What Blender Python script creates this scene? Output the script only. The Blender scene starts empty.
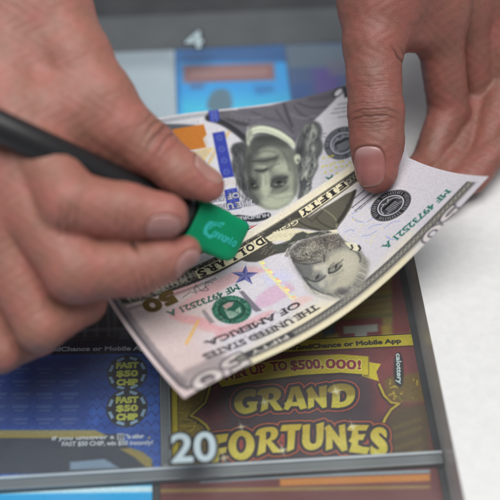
import bpy, bmesh, math
import numpy as np
from mathutils import Vector

# ------------------------------------------------------------------ camera, world, lights
MM = 0.001
H = 428.0                                   # camera height above the ticket tray, mm
FPX = 250 / math.tan(math.radians(12.5))    # focal length in photo pixels
C5, S5 = math.cos(math.radians(50)), math.sin(math.radians(50))
YAW = math.radians(3.8)                     # the display is turned a little against the camera

scene = bpy.context.scene
col = scene.collection
cam_d = bpy.data.cameras.new('camera')
cam_d.sensor_width = 36
cam_d.lens = 18 / math.tan(math.radians(12.5))
cam_d.clip_start, cam_d.clip_end = 0.02, 20
cam_d.dof.use_dof = True
cam_d.dof.focus_distance = 0.518
cam_d.dof.aperture_fstop = 4.5
cam = bpy.data.objects.new('camera', cam_d)
col.objects.link(cam)
cam.location = (0, 0, H * MM)
cam.rotation_euler = (math.radians(40), 0, 0)
scene.camera = cam

world = bpy.data.worlds.new('World')
scene.world = world
world.use_nodes = True
bg = world.node_tree.nodes['Background']
bg.inputs[0].default_value = (0.90, 0.95, 1.0, 1)
bg.inputs[1].default_value = 0.25


def area(name, loc, target, sx, sy, power, colour):
    d = bpy.data.lights.new(name, 'AREA')
    d.shape = 'RECTANGLE'
    d.size, d.size_y, d.energy, d.color = sx, sy, power, colour
    o = bpy.data.objects.new(name, d)
    col.objects.link(o)
    o.location = loc
    o.rotation_euler = (Vector(target) - Vector(loc)).to_track_quat('-Z', 'Y').to_euler()


area('ceiling_lamp', (0.06, 0.24, 1.30), (0.02, 0.32, 0.0), 1.3, 0.75, 19.0, (1.0, 0.97, 0.93))
scene.view_settings.view_transform = 'Standard'
scene.view_settings.look = 'None'
scene.view_settings.exposure = 0
scene.view_settings.gamma = 1


# ------------------------------------------------------------------ geometry helpers (millimetres)
def Q(px, py, z):
    """point seen at photo pixel px,py at depth z (mm) along the view axis"""
    x, y = (px - 250) / FPX, (250 - py) / FPX
    return np.array([x * z, (y * S5 + C5) * z, H + (y * C5 - S5) * z])


def on_plane(px, py, h=0.0):
    x, y = (px - 250) / FPX, (250 - py) / FPX
    r = np.array([x, y * S5 + C5, y * C5 - S5])
    return np.array([0, 0, H]) + r * (h - H) / r[2]


def project(P):
    d = P - np.array([0, 0, H])
    z = d[..., 1] * C5 - d[..., 2] * S5
    return np.stack([250 + FPX * d[..., 0] / z, 250 - FPX * (d[..., 1] * S5 + d[..., 2] * C5) / z], -1)


def to_display(P):
    c, s = math.cos(YAW), math.sin(YAW)
    return np.array([P[0] * c + P[1] * s, -P[0] * s + P[1] * c])


def from_display(s_, t_, z=0.0):
    c, s = math.cos(YAW), math.sin(YAW)
    return np.array([s_ * c - t_ * s, s_ * s + t_ * c, z])


def D(px, py, h=0.0):
    return to_display(on_plane(px, py, h))


def tag(o, label=None, cat=None, group=None, kind=None):
    if label: o['label'] = label
    if cat: o['category'] = cat
    if group: o['group'] = group
    if kind: o['kind'] = kind
    return o


def link(name, me, mats=(), parent=None):
    o = bpy.data.objects.new(name, me)
    col.objects.link(o)
    for m in (mats if isinstance(mats, (list, tuple)) else [mats]):
        me.materials.append(m)
    if parent is not None:
        o.parent = parent
        o.matrix_parent_inverse = parent.matrix_basis.inverted()
    return o


def empty(name, loc_mm):
    o = bpy.data.objects.new(name, None)
    o.empty_display_size = 0.01
    col.objects.link(o)
    o.location = [float(c) * MM for c in loc_mm]
    return o


def np_mesh(name, V, F4=None, F3=None, smooth=True):
    """numpy verts (mm) and quads/tris to a mesh in metres"""
    me = bpy.data.meshes.new(name)
    V = np.asarray(V, np.float32) * MM
    me.vertices.add(len(V))
    me.vertices.foreach_set('co', V.ravel())
    loops, starts, n = [], [], 0
    for F in (F4, F3):
        if F is None or len(F) == 0: continue
        F = np.asarray(F, np.int32)
        loops.append(F.ravel())
        starts.append(n + np.arange(len(F)) * F.shape[1])
        n += F.size
    L = np.concatenate(loops); S = np.concatenate(starts)
    me.loops.add(len(L)); me.loops.foreach_set('vertex_index', L.astype(np.int32))
    me.polygons.add(len(S)); me.polygons.foreach_set('loop_start', S.astype(np.int32))
    me.update(calc_edges=True)
    me.polygons.foreach_set('use_smooth', np.full(len(S), smooth))
    me.validate()
    return me


def grid_faces(ny, nx):
    i = np.arange(ny * nx).reshape(ny, nx)
    return np.stack([i[:-1, :-1], i[:-1, 1:], i[1:, 1:], i[1:, :-1]], -1).reshape(-1, 4)


def lin(c):
    c = np.asarray(c, float)
    return np.where(c <= 0.04045, c / 12.92, ((np.clip(c, 0, None) + 0.055) / 1.055) ** 2.4)


def rgb(r, g, b):
    return np.array([r, g, b], float) / 255


def set_colours(me, A):
    at = me.color_attributes.new('Col', 'FLOAT_COLOR', 'POINT')
    a = np.ones((len(me.vertices), 4), np.float32)
    a[:, :3] = A.reshape(-1, 3)
    at.data.foreach_set('color', a.ravel())


def box_disp(bm, s0, s1, t0, t1, z0, z1, bev=0.0):
    P = [from_display(s, t, z) * MM for z in (z0, z1) for s, t in ((s0, t0), (s1, t0), (s1, t1), (s0, t1))]
    vs = [bm.verts.new(p) for p in P]
    for f in ((3, 2, 1, 0), (4, 5, 6, 7), (0, 1, 5, 4), (1, 2, 6, 5), (2, 3, 7, 6), (3, 0, 4, 7)):
        bm.faces.new([vs[i] for i in f])


def bm_obj(name, bm, mat, parent=None, bevel=0.0):
    if bevel:
        bmesh.ops.bevel(bm, geom=bm.edges[:], offset=bevel * MM, segments=2, affect='EDGES', profile=0.7)
    me = bpy.data.meshes.new(name)
    bm.to_mesh(me); bm.free()
    return link(name, me, mat, parent)


# ------------------------------------------------------------------ materials
def new_mat(name):
    m = bpy.data.materials.new(name)
    m.use_nodes = True
    nt = m.node_tree
    return m, nt, nt.nodes['Principled BSDF']


def plain(name, c, rough=0.5, noise=0.06, scale=60, metallic=0.0, bump=0.0, spec=0.5):
    m, nt, p = new_mat(name)
    tc = nt.nodes.new('ShaderNodeTexCoord')
    n = nt.nodes.new('ShaderNodeTexNoise'); n.inputs['Scale'].default_value = scale; n.inputs['Detail'].default_value = 5
    nt.links.new(tc.outputs['Object'], n.inputs['Vector'])
    r = nt.nodes.new('ShaderNodeValToRGB')
    c = np.asarray(c, float)
    r.color_ramp.elements[0].color = (*(c * (1 - noise)), 1); r.color_ramp.elements[0].position = .3
    r.color_ramp.elements[1].color = (*np.minimum(c * (1 + noise), 1), 1); r.color_ramp.elements[1].position = .7
    nt.links.new(n.outputs['Fac'], r.inputs[0]); nt.links.new(r.outputs[0], p.inputs['Base Color'])
    p.inputs['Roughness'].default_value = rough; p.inputs['Metallic'].default_value = metallic; p.inputs['Specular IOR Level'].default_value = spec
    if bump:
        b = nt.nodes.new('ShaderNodeBump'); b.inputs['Strength'].default_value = bump; b.inputs['Distance'].default_value = 0.0004
        nt.links.new(n.outputs['Fac'], b.inputs['Height']); nt.links.new(b.outputs[0], p.inputs['Normal'])
    return m


def printed(name, rough=0.5, spec=0.4, fibre=0.15, scale=900):
    """ink on paper: colours come from the printed design held by the mesh, with paper grain from noise"""
    m, nt, p = new_mat(name)
    a = nt.nodes.new('ShaderNodeAttribute'); a.attribute_name = 'Col'
    tc = nt.nodes.new('ShaderNodeTexCoord')
    n = nt.nodes.new('ShaderNodeTexNoise'); n.inputs['Scale'].default_value = scale; n.inputs['Detail'].default_value = 4
    nt.links.new(tc.outputs['Object'], n.inputs['Vector'])
    mr = nt.nodes.new('ShaderNodeMapRange'); mr.inputs['From Min'].default_value = .3; mr.inputs['From Max'].default_value = .7
    mr.inputs['To Min'].default_value = 0.90; mr.inputs['To Max'].default_value = 1.08
    nt.links.new(n.outputs['Fac'], mr.inputs['Value'])
    mx = nt.nodes.new('ShaderNodeMix'); mx.data_type = 'RGBA'; mx.blend_type = 'MULTIPLY'; mx.inputs[0].default_value = 1
    nt.links.new(a.outputs['Color'], mx.inputs[6]); nt.links.new(mr.outputs[0], mx.inputs[7])
    nt.links.new(mx.outputs[2], p.inputs['Base Color'])
    p.inputs['Roughness'].default_value = rough; p.inputs['Specular IOR Level'].default_value = spec
    b = nt.nodes.new('ShaderNodeBump'); b.inputs['Strength'].default_value = fibre; b.inputs['Distance'].default_value = 0.0001
    nt.links.new(n.outputs['Fac'], b.inputs['Height']); nt.links.new(b.outputs[0], p.inputs['Normal'])
    return m


# ------------------------------------------------------------------ flat artwork: signed distances on a fine grid of printed points
_glyphs = {}


def glyph_loops(text):
    if text in _glyphs: return _glyphs[text]
    cu = bpy.data.curves.new('lettering', 'FONT'); cu.body = text; cu.size = 1
    ob = bpy.data.objects.new('lettering', cu); col.objects.link(ob)
    dg = bpy.context.evaluated_depsgraph_get()
    c2 = ob.to_curve(dg)
    loops = []
    for sp in c2.splines:
        bp = sp.bezier_points
        pts = []
        if len(bp):
            for i in range(len(bp)):
                p0, p1 = bp[i], bp[(i + 1) % len(bp)]
                a, b, c, d = (np.array(v[:2]) for v in (p0.co, p0.handle_right, p1.handle_left, p1.co))
                straight = np.abs(np.cross(np.append(b - a, 0), np.append(d - a, 0))[2]) < 1e-5 and np.abs(np.cross(np.append(c - a, 0), np.append(d - a, 0))[2]) < 1e-5
                for t in ([0] if straight else [0, .25, .5, .75]):
                    pts.append(a * (1 - t) ** 3 + 3 * b * t * (1 - t) ** 2 + 3 * c * t * t * (1 - t) + d * t ** 3)
        else:
            pts = [np.array(p.co[:2]) for p in sp.points]
        if len(pts) > 2: loops.append(np.array(pts))
    ob.to_curve_clear()
    bpy.data.objects.remove(ob); bpy.data.curves.remove(cu)
    _glyphs[text] = loops
    return loops


def sd_loops(U, V, loops, margin):
    """signed distance (negative inside, even-odd) to closed loops, exact within margin"""
    ins = np.zeros(U.shape, bool); dist = np.full(U.shape, 1e6)
    u_ax, v_ax = U[0], V[:, 0]
    for P in loops:
        i0, i1 = np.searchsorted(u_ax, [P[:, 0].min() - margin, P[:, 0].max() + margin])
        j0, j1 = np.searchsorted(v_ax, [P[:, 1].min() - margin, P[:, 1].max() + margin])
        if i1 <= i0 or j1 <= j0: continue
        u, v = U[j0:j1, i0:i1], V[j0:j1, i0:i1]
        d2 = np.full(u.shape, 1e12); io = np.zeros(u.shape, bool)
        for k in range(len(P)):
            a, b = P[k], P[(k + 1) % len(P)]
            e = b - a; L = e @ e
            if L < 1e-12: continue
            t = np.clip(((u - a[0]) * e[0] + (v - a[1]) * e[1]) / L, 0, 1)
            d2 = np.minimum(d2, (u - a[0] - t * e[0]) ** 2 + (v - a[1] - t * e[1]) ** 2)
            if a[1] != b[1]:
                c = (a[1] > v) != (b[1] > v)
                io ^= c & (u < (b[0] - a[0]) * (v - a[1]) / (b[1] - a[1]) + a[0])
        ins[j0:j1, i0:i1] ^= io
        dist[j0:j1, i0:i1] = np.minimum(dist[j0:j1, i0:i1], np.sqrt(d2))
    return np.where(ins, -dist, dist)


class Sheet:
    """a printed sheet: a fine grid of points in its own millimetres, each with an ink colour"""

    def __init__(s, u0, u1, v0, v1, res, base, to_uv):
        s.nx, s.ny = int(round((u1 - u0) / res)) + 1, int(round((v1 - v0) / res)) + 1
        s.U, s.V = np.meshgrid(np.linspace(u0, u1, s.nx), np.linspace(v0, v1, s.ny))
        s.c = np.empty((s.ny, s.nx, 3)); s.c[:] = base
        s.to_uv, s.res = to_uv, res

    def pt(s, pts, px=True):
        return np.array([s.to_uv(*p) for p in pts]) if px else np.array(pts, float)

    def _win(s, P, m):
        i0, i1 = np.searchsorted(s.U[0], [P[:, 0].min() - m, P[:, 0].max() + m])
        j0, j1 = np.searchsorted(s.V[:, 0], [P[:, 1].min() - m, P[:, 1].max() + m])
        return (slice(j0, j1), slice(i0, i1)) if i1 > i0 and j1 > j0 else None

    def blend(s, w, cov, colour):
        colour = colour(s.U[w], s.V[w]) if callable(colour) else np.asarray(colour, float)
        s.c[w] = s.c[w] * (1 - cov[..., None]) + colour * cov[..., None]

    def _cov(s, sd, soft):
        return np.clip(.5 - sd / (2 * max(soft, s.res * .6)), 0, 1)

    def poly(s, pts, colour, soft=0.15, alpha=1.0, grow=0.0, px=True, smooth=0):
        P = s.pt(pts, px)
        for _ in range(smooth):                                  # Chaikin corner cutting
            N = np.roll(P, -1, 0); P = np.stack([.75 * P + .25 * N, .25 * P + .75 * N], 1).reshape(-1, 2)
        m = soft + abs(grow) + .3
        w = s._win(P, m)
        if w is None: return
        sd = sd_loops(s.U[w], s.V[w], [P], m * 2 + 50)
        s.blend(w, s._cov(sd - grow, soft) * alpha, colour)

    def loops(s, L, colour, soft=0.15, grow=0.0, alpha=1.0):
        m = soft + abs(grow) + .5
        A = np.concatenate(L)
        w = s._win(A, m)
        if w is None: return
        sd = sd_loops(s.U[w], s.V[w], L, m + .5)
        s.blend(w, s._cov(sd - grow, soft) * alpha, colour)

    def stroke(s, pts, width, colour, soft=0.15, alpha=1.0, px=True, smooth=0):
        P = s.pt(pts, px)
        for _ in range(smooth):
            a, b = P[:-1], P[1:]
            P = np.concatenate([P[:1], np.stack([.75 * a + .25 * b, .25 * a + .75 * b], 1).reshape(-1, 2), P[-1:]])
        m = width + soft + .3
        w = s._win(P, m)
        if w is None: return
        u, v = s.U[w], s.V[w]
        d2 = np.full(u.shape, 1e12)
        for a, b in zip(P[:-1], P[1:]):
            e = b - a; L = max(e @ e, 1e-12)
            t = np.clip(((u - a[0]) * e[0] + (v - a[1]) * e[1]) / L, 0, 1)
            d2 = np.minimum(d2, (u - a[0] - t * e[0]) ** 2 + (v - a[1] - t * e[1]) ** 2)
        s.blend(w, s._cov(np.sqrt(d2) - width / 2, soft) * alpha, colour)

    def ellipse(s, c, rx, ry, ang, colour, soft=0.15, alpha=1.0, px=True, ring=None):
        c = s.to_uv(*c) if px else np.array(c, float)
        R = max(rx, ry) + soft + 1
        w = s._win(np.array([c - R, c + R]), 0)
        if w is None: return
        du, dv = s.U[w] - c[0], s.V[w] - c[1]
        ca, sa = math.cos(ang), math.sin(ang)
        x, y = du * ca + dv * sa, -du * sa + dv * ca
        sd = (np.sqrt((x / rx) ** 2 + (y / ry) ** 2) - 1) * min(rx, ry)
        if ring: sd = np.abs(sd) - ring / 2
        s.blend(w, s._cov(sd, soft) * alpha, colour)

    def blob(s, c, r, colour, alpha=1.0, px=True, ry=None, ang=0.0):
        """gaussian ink tone"""
        c = s.to_uv(*c) if px else np.array(c, float)
        ry = ry or r
        R = 2.6 * max(r, ry)
        w = s._win(np.array([c - R, c + R]), 0)
        if w is None: return
        du, dv = s.U[w] - c[0], s.V[w] - c[1]
        ca, sa = math.cos(ang), math.sin(ang)
        x, y = du * ca + dv * sa, -du * sa + dv * ca
        s.blend(w, np.exp(-(x / r) ** 2 - (y / ry) ** 2) * alpha, colour)

    def text_loops(s, text, a, b, height, px=True, lift=0.0, shear=0.0):
        """text laid from a to b (baseline); height = capital height in mm"""
        A, B = s.pt([a, b], px)
        L = glyph_loops(text)
        W0 = min(l[:, 0].min() for l in L); W1 = max(l[:, 0].max() for l in L)
        d = B - A; n = np.array([-d[1], d[0]]) / np.linalg.norm(d)
        k = height / 0.70
        out = []
        for l in L:
            x = (l[:, :1] - W0) / (W1 - W0) + shear * l[:, 1:]
            out.append(A + x * d + (l[:, 1:] * k + lift) * n)
        return out

    def text(s, text, a, b, height, colour, weight=0.0, soft=0.12, alpha=1.0, px=True, lift=0.0, outline=None, shear=0.0, serif=0.0):
        L = s.text_loops(text, a, b, height, px, lift, shear)
        slabs = []
        if serif:                                                 # slab serifs on every stem that ends flat on the base or cap line
            raw = glyph_loops(text)
            top = max(l[:, 1].max() for l in raw)
            for l0, l1 in zip(raw, L):
                for k in range(len(l0)):
                    k2 = (k + 1) % len(l0)
                    for lev in (0.0, .70):
                        if abs(l0[k, 1] - lev) < .03 and abs(l0[k2, 1] - lev) < .03 and .04 < abs(l0[k, 0] - l0[k2, 0]) < .6:
                            p, q = l1[k], l1[k2]
                            d = (q - p) / max(np.linalg.norm(q - p), 1e-6)
                            slabs.append([p - d * serif, q + d * serif])
        if outline:
            s.loops(L, outline[0], soft, weight + outline[1])
            for q in slabs: s.stroke(q, (weight + outline[1]) * 2 + serif * .5, outline[0], soft, px=False)
        s.loops(L, colour, soft, weight, alpha)
        for q in slabs: s.stroke(q, weight * 2 + serif * .55, colour, soft, alpha, px=False)

    def hatch(s, pts, ang, pitch, dark, px=True, wav=0.0, soft=0.5):
        """engraved lines inside an outline"""
        P = s.pt(pts, px)
        w = s._win(P, 1)
        if w is None: return
        u, v = s.U[w], s.V[w]
        sd = sd_loops(u, v, [P], 50)
        q = u * math.cos(ang) + v * math.sin(ang) + wav * np.sin((u * -math.sin(ang) + v * math.cos(ang)) * .9)
        line = .5 + .5 * np.sin(q * 2 * math.pi / pitch)
        s.c[w] *= (1 - dark * line * s._cov(sd, soft))[..., None]

    def speckle(s, pts, lo, hi, amount, rng, size=2, px=True, soft=.4):
        P = s.pt(pts, px)
        w = s._win(P, 1)
        if w is None: return
        u, v = s.U[w], s.V[w]
        sd = sd_loops(u, v, [P], 50)
        n = rng.rand(u.shape[0] // size + 2, u.shape[1] // size + 2)
        n = np.kron(n, np.ones((size, size)))[:u.shape[0], :u.shape[1]]
        n = (n + np.roll(n, 1, 0) + np.roll(n, 1, 1)) / 3
        n = np.clip((n - .5) * 2.4 + .5, 0, 1)[..., None]
        tone = np.asarray(lo) * (1 - n) + np.asarray(hi) * n
        s.c[w] = s.c[w] * (1 - amount * s._cov(sd, soft)[..., None]) + tone * amount * s._cov(sd, soft)[..., None]

    def build(s, name, mat, surface, gain, parent=None):
        P = surface(s.U, s.V)
        me = np_mesh(name, P.reshape(-1, 3), grid_faces(s.ny, s.nx))
        set_colours(me, np.clip(lin(np.clip(s.c, 0, 1)) * gain, 0.004, 0.9))
        return link(name, me, mat, parent)

# ------------------------------------------------------------------ the counter and its ticket display
TG = 1.22                                    # paper reflectance over the tone it shows under these lamps
white_lam = plain('white_laminate', (0.72, 0.73, 0.74), 0.30, 0.035, 260)
dark_plastic = plain('dark_plastic', (0.030, 0.032, 0.036), 0.5, 0.15, 40)
grey_plastic = plain('grey_plastic', (0.11, 0.12, 0.13), 0.35, 0.12, 60)
rail_mat = plain('smoky_rail', (0.17, 0.19, 0.20), 0.25, 0.10, 30)
edge_mat = plain('cut_acrylic_edge', (0.46, 0.52, 0.56), 0.2, 0.10, 80)
print_mat = printed('ticket_print', 0.38, 0.45, 0.05, 700)
note_mat = printed('note_print', 0.62, 0.25, 0.22, 1100)
number_mat = plain('number_vinyl', (0.40, 0.51, 0.56), 0.45, 0.03, 50)
number_back = plain('number_backing', (0.018, 0.020, 0.026), 0.4, 0.05, 50)

pane_mat = bpy.data.materials.new('clear_acrylic'); pane_mat.use_nodes = True
_nt = pane_mat.node_tree
for n_ in list(_nt.nodes): _nt.nodes.remove(n_)
_o = _nt.nodes.new('ShaderNodeOutputMaterial'); _t = _nt.nodes.new('ShaderNodeBsdfTransparent'); _g = _nt.nodes.new('ShaderNodeBsdfGlossy')
_m = _nt.nodes.new('ShaderNodeMixShader'); _f = _nt.nodes.new('ShaderNodeFresnel'); _f.inputs['IOR'].default_value = 1.49
_t.inputs[0].default_value = (0.95, 0.965, 0.97, 1); _g.inputs['Roughness'].default_value = 0.16
_sc = _nt.nodes.new('ShaderNodeTexNoise'); _sc.inputs['Scale'].default_value = 45; _sc.inputs['Detail'].default_value = 6
_tc = _nt.nodes.new('ShaderNodeTexCoord'); _nt.links.new(_tc.outputs['Object'], _sc.inputs['Vector'])
_mr = _nt.nodes.new('ShaderNodeMapRange'); _mr.inputs['To Min'].default_value = 0.10; _mr.inputs['To Max'].default_value = 0.24
_nt.links.new(_sc.outputs['Fac'], _mr.inputs['Value']); _nt.links.new(_mr.outputs[0], _g.inputs['Roughness'])
_nt.links.new(_f.outputs[0], _m.inputs[0]); _nt.links.new(_t.outputs[0], _m.inputs[1]); _nt.links.new(_g.outputs[0], _m.inputs[2])
_d = _nt.nodes.new('ShaderNodeBsdfDiffuse'); _d.inputs[0].default_value = (.75, .8, .84, 1)      # reflection veil put in as pale diffuse colour, plus dust and fine scratches
_m2 = _nt.nodes.new('ShaderNodeMixShader'); _mr2 = _nt.nodes.new('ShaderNodeMapRange')
_mr2.inputs['From Min'].default_value = .3; _mr2.inputs['From Max'].default_value = .7; _mr2.inputs['To Min'].default_value = .018; _mr2.inputs['To Max'].default_value = .040
_mp = _nt.nodes.new('ShaderNodeMapping'); _mp.inputs['Scale'].default_value = (40, 900, 1); _mp.inputs['Rotation'].default_value = (0, 0, .5)
_nt.links.new(_tc.outputs['Object'], _mp.inputs['Vector'])
_sn = _nt.nodes.new('ShaderNodeTexNoise'); _sn.inputs['Scale'].default_value = 1.0; _sn.inputs['Detail'].default_value = 3; _nt.links.new(_mp.outputs[0], _sn.inputs['Vector'])
_sr = _nt.nodes.new('ShaderNodeMapRange'); _sr.inputs['From Min'].default_value = .66; _sr.inputs['From Max'].default_value = .80; _sr.inputs['To Max'].default_value = .35
_nt.links.new(_sn.outputs['Fac'], _sr.inputs['Value'])
_ad = _nt.nodes.new('ShaderNodeMath'); _ad.operation = 'ADD'; _nt.links.new(_sc.outputs['Fac'], _ad.inputs[0]); _nt.links.new(_sr.outputs[0], _ad.inputs[1])
_nt.links.new(_ad.outputs[0], _mr2.inputs['Value']); _nt.links.new(_mr2.outputs[0], _m2.inputs[0])
_nt.links.new(_m.outputs[0], _m2.inputs[1]); _nt.links.new(_d.outputs[0], _m2.inputs[2])
_nt.links.new(_m2.outputs[0], _o.inputs[0])

ZP = 20.0                                    # height of the clear cover over the tickets
DS0, DS1, DT0, DT1 = -132.0, 99.0, 130.0, 640.0

bm = bmesh.new()
for b_ in ((DS1, 600, -150, 900), (-700, DS0, -150, 900), (DS0, DS1, DT1, 900), (DS0, DS1, -150, DT0)):
    box_disp(bm, *b_, -30, ZP + 1.5)
tag(bm_obj('countertop', bm, white_lam), kind='structure')

disp = tag(empty('ticket_display', from_display(-40, 380, -2)),
           'recessed counter display of lottery tickets under a clear acrylic cover', 'ticket display')
bm = bmesh.new(); box_disp(bm, DS0 + .1, DS1 - .1, DT0 + .1, DT1 - .1, -6, -1.5)
bm_obj('tray', bm, dark_plastic, disp)
bm = bmesh.new(); box_disp(bm, DS0 + .1, DS1 - .1, DT0 + .1, DT1 - .1, ZP - 2, ZP - 1.9)
pane = bmesh.new()
vs_ = [pane.verts.new(from_display(s_, t_, ZP) * MM) for s_, t_ in ((DS0 + .1, DT0 + .1), (DS1 - .1, DT0 + .1), (DS1 - .1, DT1 - .1), (DS0 + .1, DT1 - .1))]
pane.faces.new(vs_); bm.free()
bm_obj('clear_cover', pane, pane_mat, disp)


def rail(t0, t1, z1, mat, edge=True):
    bm = bmesh.new(); box_disp(bm, DS0 + 1, DS1 - 1, t0, t1, -1.5, z1)
    r = bm_obj('rail', bm, mat, disp, 0.4)
    if edge:
        bm = bmesh.new(); box_disp(bm, DS0 + 1, DS1 - 1, t1 - 1.1, t1 + .2, z1 + .05, z1 + 1.0)
        bm_obj('rail_edge', bm, edge_mat, r, 0.2)
    return r


rail(232.8, 238.2, 2.6, rail_mat)
rail(513.5, 545, .6, plain('dark_rail', (0.105, 0.115, 0.125), 0.4, 0.1, 30), False)
rail(566, 600, 6, plain('pale_rail', (0.13, 0.14, 0.15), 0.4, 0.1, 30), False)
for s_ in (-19.6, ):
    bm = bmesh.new(); box_disp(bm, s_ - 2.2, s_ + 2.2, 239, 312, -1.4, 3)
    dv = bm_obj('divider', bm, rail_mat, disp, 0.5)
    for e_ in (-1.9, 1.9):
        bm = bmesh.new(); box_disp(bm, s_ + e_ - .25, s_ + e_ + .25, 239, 312, 3.1, 3.6)
        bm_obj('divider_edge', bm, plain('divider_edge', (0.24, 0.27, 0.29), 0.3, 0.1, 30), dv)


def flat_text(name, text, c, size, z, mat, parent, offset=0.0, lift=0.0):
    cu = bpy.data.curves.new('lettering', 'FONT'); cu.body = text; cu.size = size; cu.offset = offset
    cu.align_x = 'CENTER'; cu.align_y = 'CENTER'; cu.resolution_u = 6
    ob = bpy.data.objects.new('lettering', cu); col.objects.link(ob)
    me = bpy.data.meshes.new_from_object(ob.evaluated_get(bpy.context.evaluated_depsgraph_get()))
    bpy.data.objects.remove(ob); bpy.data.curves.remove(cu)
    for v in me.vertices:
        v.co = Vector(from_display(c[0] + v.co.x, c[1] + v.co.y, z) * MM)
    me.materials.clear()
    return link(name, me, mat, parent)


for txt, cpx, size in (('20', (193.5, 449), 18.8), ('4', (194.5, 41), 21.0)):
    c_ = D(*cpx, ZP + .3)
    nb = flat_text('slot_number', txt, c_, size, ZP + .25, number_back, disp, 1.55)
    tag(nb, 'pale slot number %s with a dark outline stuck on the cover' % txt)
    flat_text('digits', txt, c_, size, ZP + .45, number_mat, nb, 0.42)

# ------------------------------------------------------------------ the tickets in the display
rng = np.random.RandomState(7)


def ticket(name, px_rect, res, base, z=0.0, rect=None):
    if rect is None:
        (ax, ay), (bx, by) = px_rect
        a, b = D(ax, ay), D(bx, by)
        rect = (min(a[0], b[0]), max(a[0], b[0]), min(a[1], b[1]), max(a[1], b[1]))
    sh = Sheet(rect[0], rect[1], rect[2], rect[3], res, base, lambda x, y: D(x, y))
    sh.name = name

    def surf(U, V):
        c, s = math.cos(YAW), math.sin(YAW)
        return np.stack([U * c - V * s, U * s + V * c, z + 0 * U], -1)
    sh.surf = surf
    return sh


def put(sh, label, group=None, gain=TG):
    o = sh.build('lottery_ticket', print_mat, sh.surf, gain)
    # a card ticket has thickness
    s_ = o.modifiers.new('card', 'SOLIDIFY'); s_.thickness = 0.3 * MM; s_.offset = -1
    return tag(o, label, 'lottery ticket', group)


# --- red and gold ticket, the one read in full
MAROON, DARK, GOLD, YEL = rgb(98, 50, 54), rgb(56, 44, 52), rgb(150, 132, 44), rgb(182, 168, 38)
tk = ticket('gold', None, 0.24, MAROON, rect=(-17.2, 95.5, 236.0, D(310, 339.6)[1]))
RED = rgb(126, 54, 50)
# scroll pattern on the red ground
for i in range(90):
    cx, cy = rng.uniform(-14, 95), rng.uniform(240, 300)
    R = rng.uniform(2.2, 4.2); sgn = rng.choice([-1, 1]); a0 = rng.uniform(0, 6.28)
    th = np.linspace(0, 4.6 * math.pi, 34)
    rr = R * (1 - th / (5.2 * math.pi))
    tk.stroke(np.stack([cx + rr * np.cos(a0 + sgn * th), cy + rr * np.sin(a0 + sgn * th)], 1), .45, rgb(128, 52, 50), .2, .55, px=False)
tk.poly([(372, 349), (408, 346), (408, 372), (398, 384), (384, 378), (376, 366)], RED, 6, .45)
tk.poly([(236, 420), (262, 398), (300, 380), (350, 376), (368, 384), (372, 420), (392, 420), (408, 420), (408, 472), (208, 476), (206, 436)], DARK, 5, .95)
tk.poly([(222, 388), (260, 380), (330, 373), (366, 376), (372, 404), (366, 424), (230, 424), (222, 406)], DARK, 3.5, .9)
# gold money on both sides, edged by double curves
GL = [(171, 386), (206, 384), (209, 390), (205, 403), (190.5, 416.4), (198, 419.6), (206, 426), (211, 436), (212, 476), (171, 476)]
tk.poly(GL, GOLD * .8, .4)
for i in range(26):
    y0 = rng.uniform(388, 470); x0 = rng.uniform(170, 200)
    cx, cy = rng.uniform(176, 196), rng.uniform(396, 444); R = rng.uniform(4, 18)
    a = np.linspace(rng.uniform(-2.2, -1), rng.uniform(.6, 2), 10)
    tk.stroke([(cx + R * math.cos(t), cy + R * .6 * math.sin(t)) for t in a], rng.uniform(.25, .6), GOLD * rng.choice([.35, 1.25]), .25, .6)
tk.poly([(177, 392), (203, 386), (204, 396), (190, 411), (178, 408)], rgb(120, 98, 30), 2, .7)
for L_ in ([(211, 384), (205, 403), (190.4, 416.4), (198, 419.6), (206, 426), (212, 436)],
           [(371, 386), (379, 385), (384, 396), (391, 403), (399, 404), (391, 410), (385, 419), (383, 424)]):
    L2 = L_[1:] if L_[0][0] > 300 else L_
    tk.stroke(L2, 2.2, rgb(30, 26, 24), .3, .9)
    tk.stroke([(x + .3, y - .6) for x, y in L2], 1.2, rgb(170, 150, 48), .25)
tk.poly([(384, 381), (392, 377), (430, 370), (430, 402), (399, 402.5), (392, 401), (386, 394)], rgb(96, 80, 34), 1, .9)
tk.poly([(400, 406), (430, 404), (430, 476), (399, 476), (388, 424), (392, 412)], rgb(70, 60, 34), 1.5, .85)
for i in range(24):
    x0, y0 = rng.uniform(385, 420), rng.uniform(378, 402)
    tk.stroke([(x0, y0), (x0 + rng.uniform(-3, 5), y0 + rng.uniform(-5, 5))], .7, GOLD * rng.choice([.5, 1.2, .8]), .3, .7)
for y0 in (428, 437, 449, 459): tk.stroke([(394, y0), (420, y0 - 9)], 1.6, rgb(130, 110, 40), 1.0, .3)
tk.poly([(166, 380), (177, 380), (178.5, 476), (166, 476)], YEL * .92, .2)
tk.stroke([(177.5, 380), (179, 476)], .4, rgb(70, 60, 20), .2, .8)
# top strip with the web line
tk.poly([(150, 338), (430, 326), (430, 344.4), (330, 349.4), (280, 352.5), (150, 362)], YEL, .2)
tk.stroke([(150, 362.8), (280, 353.4), (330, 350.2), (430, 345.2)], .7, rgb(62, 36, 20), .25, .9)
tk.text('Enter tickets at calottery.com/2ndChance or Mobile App', (177, 357.0), (401, 342.6), 2.35, rgb(34, 30, 22), .2)
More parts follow.
